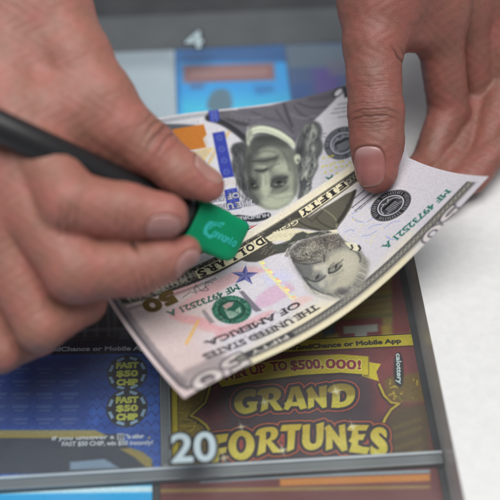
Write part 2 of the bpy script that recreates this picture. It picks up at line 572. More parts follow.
# banner
BAN = [(215, 378), (236, 371.5), (262, 362.6), (300, 356), (340, 354.2), (368.4, 356.4), (368.4, 374.6), (340, 372.6), (300, 375), (270, 379), (252, 381), (222, 387)]
tk.poly([(x, y + 2.2) for x, y in BAN], rgb(34, 28, 30), .6, .8)
tk.poly([(362, 365), (369, 362), (381, 364), (376.4, 371.6), (379, 381.3), (362, 376)], YEL, .2)
tk.poly([(363, 374.4), (368.4, 374.6), (369.5, 377.5), (363, 376.2)], rgb(110, 92, 20), .4, .9)
tk.poly(BAN, YEL, .2)
tk.stroke([(368.6, 356.6), (368.8, 374.6)], .5, rgb(120, 104, 24), .2)
MG = rgb(128, 34, 56); CREAM = rgb(205, 196, 92)
for t_, a_, b_ in (('WIN', (224, 381.5), (246.5, 375.2)), ('UP', (251, 374.2), (266.3, 371.6)), ('TO', (272, 370.8), (287.4, 369.2)), ('$500,', (291.2, 369.6), (323.4, 367.2)), ('000!', (326, 367.3), (360.6, 369))):
    tk.text(t_, a_, b_, 4.6, MG, .24, outline=(CREAM, .5), serif=.5)


def letter(origin, pts):
    return [(origin[0] + x * .1, origin[1] + y * .1) for x, y in pts]


G_, A_, N_ = (225, 375), (270, 375), (315, 375)
F0, R0, U0, E0 = (205, 420), (250, 420), (295, 415), (340, 415)
th = np.linspace(0, 2 * math.pi, 33)[:-1]


def oval(o, cx, cy, rx, ry, rot):
    return [(o[0] + .1 * (cx + rx * math.cos(t) * math.cos(rot) - ry * math.sin(t) * math.sin(rot)), o[1] + .1 * (cy + rx * math.cos(t) * math.sin(rot) + ry * math.sin(t) * math.cos(rot))) for t in th]


GRAND = [
    letter(G_, [(310, 150), (285, 142), (255, 139), (222, 141), (190, 148), (158, 163), (130, 185), (108, 212), (95, 242), (90, 272), (92, 302), (100, 328), (115, 350), (138, 370), (165, 384), (190, 390), (215, 389), (252, 380), (290, 366), (320, 345), (317, 318), (318, 292), (333, 262), (222, 265), (218, 295), (240, 300), (242, 320), (228, 327), (213, 328), (198, 322), (186, 312), (177, 296), (173, 278), (178, 252), (190, 234), (206, 221), (227, 213), (250, 210), (272, 214), (290, 222), (304, 210), (309, 190)]),
    [(256.6, 394.6), (257.6, 391.5), (259.5, 389.3), (263, 388.4), (268, 387.8), (272, 387.3), (276, 387.8), (279, 389.3), (280.8, 391.5), (281.2, 394.5), (280.4, 397.3), (278.6, 399.4), (276, 401), (283.2, 410), (279, 410.5), (275, 410.3), (268.5, 401.6), (268, 408.6), (260.4, 412), (261.6, 404), (262.4, 395.5), (259, 395.2)],
    [(268.8, 393.3), (272.4, 393.2), (273.6, 395), (273.2, 397.6), (271.4, 399.2), (268.8, 399.5)],
    letter(A_, [(210, 122), (290, 110), (316, 170), (342, 238), (371, 330), (305, 346), (285, 310), (210, 312), (180, 351), (135, 341), (150, 302), (140, 280), (163, 272), (185, 205)]),
    letter(A_, [(246, 185), (272, 266), (222, 270)]),
    [(306, 390.5), (308, 388.3), (311.5, 386.2), (319.2, 397.7), (319, 386.5), (327, 385), (326.4, 395), (326.8, 407), (322.5, 408.2), (314.2, 398.7), (314, 406.5), (308, 409.2), (307.8, 394)],
    letter(N_, [(120, 165), (130, 138), (150, 112), (185, 96), (220, 88), (262, 85), (302, 88), (340, 97), (372, 112), (394, 137), (402, 165), (402, 195), (396, 230), (378, 265), (352, 291), (320, 309), (280, 321), (230, 328), (163, 326), (170, 260), (172, 180), (150, 172)]),
    letter(N_, [(250, 160), (272, 156), (292, 160), (308, 174), (316, 195), (317, 216), (310, 238), (297, 258), (276, 268), (247, 272)]),
]
FORT = [
    letter(F0, [(60, 155), (235, 135), (226, 165), (220, 195), (213, 213), (140, 235), (138, 283), (220, 268), (214, 295), (210, 325), (140, 347), (136, 420), (70, 430)]),
    oval(F0, 364, 252, 132, 150, .12), oval(F0, 362, 245, 50, 86, .06),
    letter(R0, [(50, 152), (62, 122), (80, 97), (112, 82), (150, 73), (200, 68), (240, 72), (262, 84), (276, 102), (282, 128), (276, 157), (262, 180), (244, 196), (212, 206), (258, 258), (300, 300), (352, 290), (330, 320), (280, 327), (225, 326), (165, 230), (158, 275), (155, 320), (70, 360), (86, 262), (96, 155)]),
    letter(R0, [(160, 121), (185, 114), (203, 118), (211, 134), (208, 160), (196, 181), (178, 193), (160, 198)]),
    [(280, 431.2), (281, 428), (282, 425), (291, 424.4), (302.2, 424), (301, 427.5), (299.6, 430.2), (295.4, 430.5), (294.8, 440), (294, 449), (290.5, 450.6), (286.8, 452), (287.6, 442), (287.6, 431)],
    letter(U0, [(75, 102), (110, 94), (152, 90), (148, 170), (148, 258), (158, 280), (176, 290), (196, 286), (210, 274), (216, 180), (212, 92), (250, 80), (290, 68), (287, 150), (284, 232), (276, 274), (260, 308), (232, 332), (200, 346), (168, 352), (138, 350), (110, 338), (90, 318), (76, 290), (70, 258), (76, 170)]),
    [(324.4, 428), (326.5, 426), (329.5, 424.4), (339.5, 437.6), (338.8, 425.5), (345, 424), (346, 437), (347.5, 450), (342, 451.7), (332.4, 439), (332.6, 448.5), (325.8, 450.7), (326, 440), (325.8, 431)],
    letter(E0, [(68, 152), (80, 128), (100, 100), (195, 100), (292, 100), (276, 128), (265, 155), (180, 155), (185, 195), (257, 190), (242, 222), (232, 250), (185, 250), (180, 298), (225, 318), (302, 325), (284, 360), (270, 392), (180, 382), (88, 370), (104, 325), (116, 280), (84, 260), (110, 226), (122, 160)]),
    letter(E0, [(466, 232), (470, 190), (460, 152), (434, 129), (402, 120), (374, 122), (348, 132), (325, 150), (310, 173), (303, 202), (307, 232), (322, 257), (345, 282), (370, 306), (390, 330), (388, 343), (370, 343), (340, 330), (322, 314), (312, 300), (302, 345), (302, 382), (320, 400), (342, 411), (372, 419), (402, 420), (428, 412), (450, 396), (468, 370), (476, 340), (474, 304), (460, 271), (440, 248), (420, 229), (402, 212), (389, 195), (391, 182), (402, 181), (420, 191), (444, 216)]),
]
for word, ytop, ybot, ymid in ((FORT, 424, 462, 441), (GRAND, 385, 413, 401.5)):
    L_ = [tk.pt(p) for p in word]
    v_t, v_m, v_b = D(300, ytop)[1], D(300, ymid)[1], D(300, ybot)[1]
    outer = [l for k, l in enumerate(L_)]
    tk.loops(outer, rgb(34, 26, 34), .25, 2.55)
    tk.loops(outer, rgb(168, 84, 50) if word is FORT else rgb(160, 74, 56), .16, 2.1)
    tk.loops(outer, rgb(40, 30, 38), .2, 1.5)

    def grad(u, v, a=v_t, m=v_m, b=v_b):
        w = np.clip((v - b) / (a - b), 0, 1)
        t = np.clip((w - .46) / .10, 0, 1)[..., None]
        lowc = rgb(182, 170, 52) * (1 - w[..., None]) + rgb(150, 146, 74) * w[..., None]
        return lowc * (1 - t) + t * (rgb(150, 132, 40) * (1 - .25 * w[..., None]))
    def grad2(u, v, a=v_t, b=v_b):
        w = np.clip((v - b) / (a - b), 0, 1)[..., None]
        return rgb(176, 166, 50) * (1 - w) + rgb(168, 148, 44) * w + rgb(14, 16, 26) * np.exp(-((w - .42) / .22) ** 2)
    tk.loops(L_, grad if word is GRAND else grad2, .16, 0)
for c_, rx, ry in (((241.3, 444.5), 2.2, 5.4), ((343.5, 396.3), .8, 1.9)):
    tk.ellipse(c_, rx * .44, ry * .44, 0, rgb(134, 50, 48), .3, .9)
for tri in ([(280, 441), (283.3, 434.5), (283.6, 447)], [(366, 443), (368, 438), (369, 445)], [(298, 433), (299.5, 432), (299, 449), (297, 450)], [(312.6, 430), (313.6, 430), (313.4, 440)]):
    tk.poly(tri, rgb(140, 52, 54), .3, .85)
for c_, r_ in (((241.2, 426.8), 2.2), ((224, 458), 2.6), ((282.5, 450), 2.6), ((264.3, 402), 2.4), ((336.3, 391.2), 3.0), ((352.5, 426.5), 2.4), ((377.5, 457), 2.8)):
    tk.blob(c_, r_ * .55, rgb(205, 205, 170), .75)
    for a_ in (0, math.pi / 2):
        tk.blob(c_, r_ * 1.3, rgb(215, 215, 190), .6, ry=.22, ang=a_ + .2)
# vertical lottery mark at the right edge
tk.poly([(394.2, 352.5), (403, 352.5), (404, 388), (395.5, 386), (393.6, 376)], rgb(34, 32, 34), .5, .95, smooth=2)
tk.text('calottery', (396.2, 353.6), (397.6, 383.6), 2.1, rgb(176, 196, 196), .14)
tk.c *= (1 + .05 * (np.kron(rng.rand(tk.ny // 3 + 1, tk.nx // 3 + 1), np.ones((3, 3)))[:tk.ny, :tk.nx] - .5))[..., None]
put(tk, 'red and gold ticket reading GRAND FORTUNES in large gold letters')

# --- blue chip ticket
tb = ticket('blue', None, 0.26, rgb(50, 90, 166), rect=(-128.0, D(159.5, 390)[0], 236.8, D(98, 341.6)[1]))
for i in range(-130, -20, 4):                                    # arrow lattice
    for j in range(236, 312, 5):
        sh_ = (j // 5 % 2) * 2
        tb.stroke([(i + sh_, j), (i + 2 + sh_, j + 2.6), (i + 4 + sh_, j)], .55, rgb(30, 46, 98), .3, .75, px=False)
        if rng.rand() < .5: tb.stroke([(i + sh_ + .8, j + 1.6), (i + 2 + sh_, j + 3.4)], .4, rgb(66, 96, 160), .3, .6, px=False)
for i in range(18):
    tb.blob((rng.uniform(60, 158), rng.uniform(352, 468)), rng.uniform(4, 9), rgb(26, 44, 96), .35)
tb.poly([(-60, 338), (165, 338), (165, 353), (-60, 356)], rgb(30, 36, 56), .3)
tb.stroke([(-60, 341.8), (165, 339.8)], .5, rgb(52, 128, 170), .2, .8)
tb.text('Enter tickets at calottery.com/2ndChance or Mobile App', (-72, 352.6), (149, 350), 2.25, rgb(214, 220, 222), .18)
for cx, cy in ((127.2, 373), (127, 407.8)):
    tb.ellipse((cx, cy), 9.1, 10.0, 0, rgb(40, 42, 46), .35)
    for k in range(8):
        a = math.pi / 8 + k * math.pi / 4 + .02
        if abs(math.sin(a)) > .97: continue
        q = [(math.cos(a + d) * r, math.sin(a + d) * r) for r in (7.1, 8.6) for d in (-.23, .23)]
        c0 = tb.to_uv(cx, cy)
        tb.poly([(c0[0] + x, c0[1] + y * 1.08) for x, y in (q[0], q[1], q[3], q[2])], rgb(128, 158, 182), .25, .9, px=False)
    for t_, x0, x1, dy in (('FAST', -10.6, 10.8, -5.4), ('$50', -10.4, 10.2, 2.8), ('CHIP', -10.2, 10.0, 11.6)):
        tb.text(t_, (cx + x0, cy + dy + .5), (cx + x1, cy + dy), 2.95, rgb(160, 166, 72), .34)
tb.poly([(-60, 360), (88, 358), (90, 428), (-60, 432)], rgb(34, 58, 118), 2, .8)                     # prize table on the left half
for k in range(5):
    y0 = 366 + k * 12.6
    for j, x0 in enumerate((-10, 14, 38, 62)):
        tb.stroke([(x0, y0 + 3), (x0 + rng.uniform(11, 16), y0 + 2.6)], 1.5, rgb(100, 118, 150), .3, .4)
        tb.stroke([(x0 + 2, y0 + 7), (x0 + rng.uniform(9, 14), y0 + 6.6)], .8, rgb(96, 112, 140), .3, .5)
tb.poly([(-60, 434), (120, 434), (128, 446), (152, 462), (156, 474), (-60, 474)], rgb(52, 56, 62), .6, .95)
tb.poly([(-60, 430), (95, 430), (107, 435.5), (95, 438), (-60, 438)], rgb(150, 132, 66), .5, .8)
tb.poly([(120, 449), (131, 448), (143, 452), (152, 459), (152, 467.5), (146, 467), (134, 457)], rgb(134, 120, 62), .5, .85)
tb.poly([(70, 462), (104, 459), (110, 462), (119, 468), (70, 470)], rgb(110, 130, 148), .6, .9)
tb.text('if you uncover a', (52, 440.2), (114, 438.6), 2.0, rgb(170, 176, 178), .1)
tb.poly([(117, 433.5), (124.6, 433.5), (124.6, 440), (117, 440)], rgb(150, 156, 160), .2)
tb.text('50', (118, 439), (123.6, 438.8), 2.2, rgb(60, 64, 70), .1)
tb.text('"in either', (126, 438.6), (143.6, 438), 2.1, rgb(170, 176, 178), .12)
tb.text('FAST $50 CHIP, win $50 instantly!', (62, 446), (152.6, 444.4), 2.1, rgb(164, 170, 174), .1)
tb.poly([(148, 438.5), (149.2, 436.3), (150.4, 438.5)], rgb(200, 160, 60), .2)
tb.text('50', (62, 397), (62.1, 397), .01, rgb(40, 42, 46)) if False else None
tb.c = np.clip(tb.c * 1.08, 0, 1)
put(tb, 'dark blue ticket with round FAST $50 CHIP discs beside the divider')

# --- tickets of the next rows, out of focus
tr = ticket('olive', None, 0.5, rgb(112, 100, 42), rect=(-14, 95.5, D(310, 339.6)[1] + .5, 425))
tr.poly([(391, 250), (412, 248), (410, 342), (393, 342)], rgb(104, 40, 38), .8)
for i in range(22):
    y0 = 200 + i * 6.4
    tr.stroke([(290, y0 + 8), (340, y0 + rng.uniform(-2, 4)), (392, y0 - 6 + rng.uniform(-3, 3))], rng.uniform(1, 2.4), rgb(*[(104, 74, 32), (70, 66, 28), (96, 50, 30)][i % 3]), .8, .55, smooth=2)
tr.poly([(332, 326), (341, 320), (382, 318), (384, 345), (332, 345)], rgb(96, 34, 34), .8)
tr.poly([(343, 326.4), (377.6, 324), (378, 331.6), (367, 332.6), (367.4, 345), (355, 345), (354.6, 333.4), (343.6, 334)], rgb(132, 134, 128), .5)
tr.poly([(318, 320), (330, 312), (342, 318), (334, 326), (322, 330)], rgb(62, 92, 40), 1, .8)
tr.poly([(322, 330), (334, 326), (336, 333), (324, 338)], rgb(50, 74, 110), 1, .8)
tr.poly([(326, 336), (338, 333), (342, 342), (328, 344)], rgb(146, 140, 60), 1, .8)
tr.poly([(380, 326), (390, 324), (391, 342), (383, 343)], rgb(140, 120, 40), 1, .8)
tr.c = np.clip(tr.c * 1.12, 0, 1)
put(tr, 'olive and dark red ticket with a grey T, half hidden by the fifty')

td = ticket('dark', None, 0.6, rgb(38, 41, 44), rect=(-128, -21.5, D(98, 341.6)[1] + .5, 425))
td.c *= 1.25
for x0 in (72, 84, 96, 108, 114.5, 126):
    td.stroke([(x0 - 1, 280), (x0 + 1, 336)], 1.5, rgb(104, 112, 114), .7, .6)
for y0 in (300, 329.6):
    td.stroke([(40, y0 + 2), (131, y0 - 1)], 2.0, rgb(110, 118, 120), .7, .65)
td.poly([(119, 328), (130, 326), (130, 340), (119, 341)], rgb(98, 106, 108), .7, .8)
put(td, 'charcoal ticket with a pale grid, under the left corner of the fifty')

tp = ticket('pale', None, 0.8, rgb(176, 188, 196), rect=(-130, -10.0, 430, 513.2))
tp.c *= (1 + .03 * (rng.rand(tp.ny, tp.nx) - .5))[..., None]
tp.poly([(90, 40), (175, 40), (175, 66), (90, 70)], rgb(140, 152, 162), 5, .7)
put(tp, 'plain pale grey card lying behind the hand with the marker')

tf = ticket('sky', None, 0.5, rgb(64, 158, 226), rect=(-9.8, D(288, 80)[0] + .2, 430, 513.2))
tf.poly([(170, 45), (300, 45), (300, 62), (170, 62)], rgb(62, 100, 150), 1.5)
tf.poly([(176, 100), (288, 97), (290, 130), (170, 130)], rgb(80, 200, 248), 8, .8)
tf.poly([(168, 50), (181, 50), (180, 112), (168, 114)], rgb(58, 110, 165), 2, .7)
tf.poly([(183, 65.5), (274, 63), (275, 80), (183.5, 83)], rgb(146, 106, 106), 1.2)
for k in range(11): tf.stroke([(192 + k * 7, 76.6 - k * .2), (194.5 + k * 7, 70.4 - k * .2), (196.5 + k * 7, 76.2 - k * .2)], 2.0, rgb(166, 134, 132), .6, .8)
tf.poly([(188, 84), (206, 83), (203, 89), (192, 90)], rgb(86, 110, 150), 1.2, .8)
tf.poly([(205, 112), (209, 95), (216, 89), (226, 88.5), (232, 95), (233, 112)], rgb(100, 122, 134), 1, .95, smooth=2)
tf.poly([(253, 86), (272, 85), (275, 92), (256, 95)], rgb(66, 118, 170), 1.2, .7)
put(tf, 'bright sky blue ticket with a salmon banner, blurred behind the hundred')

tq = ticket('dusk', None, 0.7, rgb(66, 82, 112), rect=(D(288, 80)[0] + .4, 97, 430, 513.2))
tq.poly([(286, 45), (350, 45), (350, 66), (286, 68)], rgb(84, 96, 108), 1.5)
tq.poly([(312, 70), (340, 66), (340, 92), (316, 98)], rgb(84, 66, 124), 3, .8)
tq.poly([(290, 84), (312, 82), (312, 100), (292, 104)], rgb(52, 76, 122), 2, .8)
tq.poly([(326, 60), (352, 58), (352, 74), (330, 76)], rgb(92, 92, 104), 2, .8)
tq.c = np.clip(tq.c * 1.2, 0, 1)
put(tq, 'dull blue ticket with a violet patch, blurred beside the thumb')

tc_ = ticket('cyan', None, 0.5, rgb(20, 150, 205), rect=(-128, D(152, 475)[0], 140, 232.2))
tc_.poly([(-80, 488), (160, 486), (160, 492), (-80, 495)], rgb(230, 232, 236), .6, .8)
put(tc_, 'bright cyan ticket in the row nearest the viewer')
to_ = ticket('orange', None, 0.5, rgb(92, 40, 40), rect=(D(160, 475)[0], 95.5, 140, 232.4))
to_.poly([(150, 466), (408, 462), (408, 470), (150, 480)], rgb(86, 34, 38), .5)
to_.poly([(200, 479), (300, 473.5), (430, 469.5), (430, 473), (300, 477.5), (200, 483)], rgb(120, 138, 146), .5)
to_.poly([(280, 479), (430, 474), (430, 481), (280, 486)], rgb(176, 112, 40), .5)
to_.poly([(150, 489), (430, 485.4), (430, 488.4), (150, 493)], rgb(140, 124, 60), .5, .8)
put(to_, 'dark red ticket with a thin orange stripe in the row nearest the viewer')

# ------------------------------------------------------------------ the banknotes
def note_surface(p):
    def f(a, b):
        a, b = np.asarray(a, float), np.asarray(b, float)
        cx, cy, cz, yaw, ta, tb_, k1, k2, k3, k4, k5, k6, k7, k8, k9 = p
        u, v = a / 78., b / 33.15
        z = cz + ta * a + tb_ * b + k1 * u * u + k2 * u ** 3 + k3 * v * v + k4 * u * v + k5 * u * u * v + k6 * u ** 3 * v + k7 * u ** 4 + k8 * u ** 4 * v + k9 * u ** 5
        return np.stack([cx + a * math.cos(yaw) - b * math.sin(yaw), cy + a * math.sin(yaw) + b * math.cos(yaw), z], -1)
    return f


def inverse(surf):
    def uv(px, py):
        x = np.array([(px - 250) / 2.2, (250 - py) / 2.2])
        t = np.array([px, py], float); e = .05
        best, bx = 1e9, x
        for a in np.linspace(-90, 90, 13):
            for b in np.linspace(-45, 45, 7):
                d = np.sum((project(surf(a, b)) - t) ** 2)
                if d < best: best, bx = d, np.array([a, b])
        x = bx
        for _ in range(12):
            r = project(surf(x[0], x[1])) - t
            J = np.stack([(project(surf(x[0] + e, x[1])) - t - r) / e, (project(surf(x[0], x[1] + e)) - t - r) / e], 1)
            s = np.linalg.solve(J, -r)
            x = x + np.clip(s, -12, 12)
            if np.abs(s).max() < 1e-4: break
        return x
    return uv


P50 = [18.8162, 315.3244, 31.2432, 0.6088, 0.0895, -0.0592, 25.1506, 1.4109, 5.3612, -3.4585, -11.6946, -5.2536, -6.8535, 5.5691, 0.181]
P100 = [-5.4623, 383.238, 32.3099, 0.1676, -0.005, 0.2376, 5.8541, 14.4123, 1.8413, -0.8602, -3.6734, 3.6836, -1.4489, -2.2836, -0.1798]
s50, s100 = note_surface(P50), note_surface(P100)
NG = 1.22
INK, INKB = rgb(34, 36, 38), rgb(58, 56, 54)

# ---------------------------------------------- hundred
h = Sheet(-78, 78, -33.15, 33.15, 0.27, rgb(188, 187, 194), inverse(s100))
h.poly([(100, 140), (180, 128), (215, 150), (205, 200), (120, 200)], rgb(182, 190, 200), 6, .6)
for i in range(240):
    u0, v0 = rng.uniform(-78, 78), rng.uniform(-33, 33); a0 = rng.uniform(0, 6.28)
    h.stroke([(u0, v0), (u0 + 2 * math.cos(a0), v0 + 2 * math.sin(a0)), (u0 + 3.4 * math.cos(a0 + .5), v0 + 3.4 * math.sin(a0 + .5))], .22, rgb(150, 152, 172), .2, .35, px=False)
ug = np.linspace(-75, 75, 150)
for k in range(52):
    vv = -30 + k * 1.16 + .9 * np.sin(ug * .17 + k * .3) + .4 * np.sin(ug * .47 - k * .4)
    for q0 in range(0, 150, 15): h.stroke(np.stack([ug[q0:q0 + 16], vv[q0:q0 + 16]], 1), .18, rgb(152, 156, 178) if k % 3 else rgb(176, 182, 170), .14, .36, px=False)
# border on the far edge
h.poly([(-75.5, 29.0), (-30, 29.0), (-18, 26.6), (-15, 24.5), (-75.5, 24.8)], rgb(56, 60, 68), .5, .95, px=False)
for i in range(60): h.stroke([(-75 + i, 25), (-74.6 + i, 28.8)], .3, rgb(120, 124, 132), .2, .5, px=False)
h.poly([(104, 133), (150, 126.5), (208, 116), (209, 112.5), (150, 121.6), (104, 128)], rgb(120, 128, 134), .8, .7)
# copper inkwell and gold quill
h.poly([(171.6, 129.6), (203.6, 124.2), (206.8, 134.4), (203, 138.5), (206.2, 147.5), (179.5, 152.5), (178, 148.6), (173.8, 145)], rgb(172, 100, 30), .35)
for i in range(14): h.stroke([(174 + i * 2.3, 130 - i * .3), (178 + i * 2.2, 151 - i * .4)], .35, rgb(150, 110, 34), .3, .5)
for p_ in ([(180, 156), (196, 151), (210, 147), (212, 150), (206, 158), (203, 167), (196, 166), (186, 161)], [(206, 164), (214, 150), (217, 148), (214, 158), (209, 166)], [(223, 136), (229, 130), (231, 131), (228, 137), (224, 140)], [(196, 170), (214, 166), (216, 176), (204, 180)]):
    h.poly(p_, rgb(186, 160, 104), .5, .75, smooth=1)
h.stroke([(198, 164), (205, 158), (213, 148)], .9, rgb(200, 176, 120), .3, .9)
for i in range(12):
    h.stroke([(178 + i * 3, 153 + rng.uniform(-2, 2)), (181 + i * 3, 156 + rng.uniform(0, 5))], .4, rgb(150, 156, 166), .3, .6)
# coat
COAT = [(207, 113), (220, 111), (237, 109), (270, 105.3), (285, 101.6), (310, 94.2), (330, 88.4), (347, 84.8), (342, 91), (334, 101), (322, 113), (313, 121.4), (303, 127.6), (298, 136), (294.5, 146), (286, 140), (272, 132), (258, 127), (247, 127), (246, 140), (235, 131), (224, 124), (207, 121)]
h.poly(COAT, rgb(112, 110, 122), .3)
for p_, w_, c_, a_ in (([(208, 118), (222, 122), (236, 131), (247, 141)], 3.2, rgb(36, 38, 44), .95), ([(226, 117), (236, 122), (246, 124)], 2.2, rgb(52, 52, 60), .8), ([(284, 104), (287, 114), (292, 126)], 1.6, rgb(66, 64, 74), .75),
                      ([(294, 106), (300, 114), (312, 119)], .9, rgb(78, 76, 86), .8), ([(298, 103), (310, 108), (326, 107)], 1.0, rgb(80, 78, 88), .8), ([(291, 114), (302, 119), (316, 116)], .8, rgb(150, 148, 158), .7),
                      ([(252, 112), (266, 118), (280, 121)], 1.4, rgb(84, 82, 92), .6), ([(276, 110), (284, 122), (293, 132)], 1.2, rgb(80, 78, 88), .7), ([(310, 99), (326, 98), (338, 92)], 2.6, rgb(84, 82, 92), .5), ([(232, 114), (246, 118), (262, 117)], 1.0, rgb(150, 148, 160), .5), ([(258, 123), (276, 124), (292, 136)], 1.0, rgb(138, 136, 148), .6)):
    h.stroke(p_, w_, c_, .5, a_, smooth=2)
h.poly([(222, 113), (236, 116), (250, 119), (248, 126), (236, 124), (224, 119)], rgb(72, 70, 80), 1, .6)
for i in range(5): h.blob((226 + i * 5, 116 + i * 1.2), 1.2, rgb(168, 166, 174), .5)
h.hatch(COAT, .9, .62, .34, wav=.5); h.hatch(COAT, 2.1, .7, .16, wav=.3)
h.stroke([(150, 121.4), (165, 116.2), (208, 109.4), (237, 109)], 1.2, rgb(196, 196, 202), .4, .6)
# the portrait seen upside down
SK, SKL, SKD = rgb(136, 144, 132), rgb(196, 204, 182), rgb(66, 71, 70)
HL = [(230, 150), (233, 144), (238, 142.4), (243, 141.6), (248, 145), (250, 156), (248, 168), (250, 181), (254, 194), (264, 206), (254, 204), (245, 195), (238, 184), (233, 172), (231.4, 164), (233, 157)]
h.poly(HL, rgb(70, 73, 76), .8, smooth=1)
FACE = [(247, 150), (249, 142), (258, 136.6), (272, 136), (284, 141), (293, 148.5), (298, 158), (298.5, 172), (299, 184), (296, 196), (288, 205), (277, 210), (266, 210), (256, 204), (250, 195), (246, 181), (244.5, 166)]
h.poly(FACE, SK, .8, smooth=2)
h.poly([(248, 152), (249, 140), (258, 132), (272, 133), (286, 140), (292, 148), (284, 149), (272, 146), (262, 150), (254, 157)], rgb(78, 83, 80), 1.8, .95, smooth=1)
h.poly([(252, 138), (262, 134), (274, 135), (282, 140), (270, 141), (258, 142)], rgb(58, 62, 60), 1.2, .8, smooth=1)
COLLAR = [(246, 141), (247.5, 130), (252, 126), (260, 124.6), (272, 127), (284, 132.4), (294.5, 141), (295, 149.5), (288, 143), (276, 135.6), (264, 132), (256, 133), (251, 138), (249, 147)]
h.poly(COLLAR, rgb(190, 198, 176), .5, smooth=1)
h.poly([(246, 141), (247.5, 130), (251, 127), (252, 133), (250, 142)], rgb(120, 126, 116), .8, .8)
h.stroke([(249, 134), (256, 129.6), (268, 130), (282, 136.4), (292, 144.6)], .5, rgb(120, 126, 116), .4, .6, smooth=1)
h.stroke([(247, 129), (262, 124), (280, 129), (294, 140)], .7, rgb(70, 70, 76), .4, .7, smooth=2)
h.stroke([(252, 135), (262, 132.6), (276, 136.4), (288, 144)], .5, rgb(46, 50, 50), .5, .7, smooth=1)
# light planes, then shadow planes, then the drawn features
for p_, t_, so, a_ in (([(262, 166), (267, 167), (270, 178), (271, 192), (266, 199), (260, 192), (261, 180)], SKL, 1.2, .9),
                       ([(266, 196), (284, 191), (296, 190), (292, 202), (280, 209), (268, 209), (260, 203)], SKL, 1.8, .9),
                       ([(272, 164), (284, 160), (292, 166), (290, 174), (280, 174), (273, 170)], SKL, 1.8, .75),
                       ([(258, 151), (268, 147), (278, 150), (274, 156), (262, 157)], rgb(176, 184, 166), 1.4, .75),
                       ([(286, 176), (296, 174), (296, 188), (288, 190)], rgb(178, 186, 166), 1.6, .7),
                       ([(244, 160), (250, 152), (255, 156), (253, 166), (252, 178), (248, 180)], SKD, 1.4, .85),
                       ([(247, 176), (256, 178), (260, 184), (258, 190), (250, 191)], rgb(54, 58, 58), 1.2, .9),
                       ([(248, 190), (256, 192), (260, 203), (254, 204)], rgb(92, 98, 94), 1.2, .8),
                       ([(270, 178), (278, 175), (288, 175), (287, 182), (281, 188), (272, 189)], rgb(74, 79, 78), 1.0, .9),
                       ([(286, 148), (294, 152), (297, 166), (294, 174), (290, 160)], rgb(104, 110, 104), 1.4, .75),
                       ([(294, 172), (298, 176), (297, 192), (294, 196)], rgb(100, 106, 100), 1.2, .8),
                       ([(253, 158.6), (262, 158), (272, 157), (279, 155.4), (276, 161), (266, 163.4), (255, 164)], rgb(88, 92, 88), .9, .8),
                       ([(254, 169), (262, 169.6), (268, 167.6), (267, 172), (258, 173.4)], rgb(64, 68, 66), .8, .9),
                       ([(254, 174), (260, 172), (262, 180), (258, 188), (255, 182)], rgb(120, 128, 118), .9, .7)):
    h.poly(p_, t_, so, a_, smooth=2)
DK = rgb(40, 44, 44)
for p_, w_, a_ in (([(252.4, 161.6), (258, 160.8), (264, 161.2), (270, 159.2), (276, 158)], .5, .85), ([(255, 170.4), (259, 171.2), (264, 170), (267.4, 168.8)], .7, .8), ([(271, 186), (272, 181.4), (277, 178.4), (283, 178.8), (287.4, 177)], .55, .8),
                   ([(271.8, 186.4), (276, 188), (282, 186.6), (286, 181.6)], .5, .7), ([(271, 193), (278, 194), (287, 189.6)], .6, .3), ([(248.5, 181.4), (251, 179.6), (256, 181.4)], .6, .8), ([(249, 187), (253, 189), (258, 187)], .6, .7), ([(282, 151), (287, 160), (289, 170)], .6, .3), ([(269.6, 171), (273, 166), (279, 163.6)], .6, .35)):
    h.stroke(p_, w_, DK, .45, a_, smooth=2)
for p_, w_, a_ in (([(267.6, 169), (272, 166), (276, 161), (277.6, 156)], .9, .45), ([(258, 153), (266, 150.6), (275, 152)], .9, .45), ([(284, 152), (289, 160), (290, 170)], 1.1, .3), ([(263, 172), (266, 176), (266, 184)], .7, .3), ([(256, 173), (257, 180)], .8, .4), ([(273, 190.6), (280, 191.6), (288, 187)], .9, .35), ([(268, 196), (280, 199), (292, 196)], .6, .2)):
    h.stroke(p_, w_, rgb(60, 65, 63), .8, a_, smooth=2)
h.blob((259.5, 166.5), 1.3, SKL, .5, ry=.8); h.blob((264, 156), 1.6, SKL, .4, ry=.7)
h.ellipse((278.8, 182), 1.35, .85, .2, rgb(24, 26, 28), .4, .95)
h.blob((275.6, 184.4), .6, rgb(190, 196, 178), .85, ry=.4); h.blob((282.6, 184.2), .7, rgb(190, 196, 178), .85, ry=.4)
h.ellipse((252.6, 184.2), 1.3, .9, 0, rgb(28, 30, 32), .5, .95)
h.blob((254.6, 185.6), .55, SKL, .7, ry=.4)
# long hair on the right
HAIR = [(295, 150), (297, 138), (302, 127.8), (308, 123), (314.6, 120.4), (320, 123.4), (322.6, 130), (320.6, 137), (323.4, 145), (322, 153), (317.6, 159), (318.4, 167), (313.6, 176), (310, 186), (304, 196), (297, 200.6), (299.6, 186), (298, 172), (299.4, 160)]
h.poly(HAIR, rgb(88, 91, 93), .7, smooth=1)
h.hatch(FACE, 2.2, .62, .24, wav=.7); h.hatch(FACE, .7, .7, .17, wav=.5); h.hatch(HAIR, .3, .6, .25, wav=.8); h.hatch(HL, .3, .6, .3, wav=.8)
for i in range(90):
    t = rng.rand(); x0 = 300 + 20 * rng.rand() * (1 - .55 * t); y0 = 124 + 68 * t
    ln = rng.uniform(4, 10); cv = rng.uniform(-3.4, 3.4)
    h.stroke([(x0, y0), (x0 + cv, y0 + ln * .5), (x0 - rng.uniform(-1, 3), y0 + ln)], rng.uniform(.35, .9), rgb(*[(40, 42, 46), (142, 147, 142), (160, 164, 156), (52, 54, 58), (112, 116, 114)][i % 5]), .45, .7, smooth=2)
h.poly([(294, 150), (299, 146), (304, 134), (308, 128), (304, 144), (302, 160), (300, 176), (297, 164)], rgb(40, 42, 46), 1.2, .75)
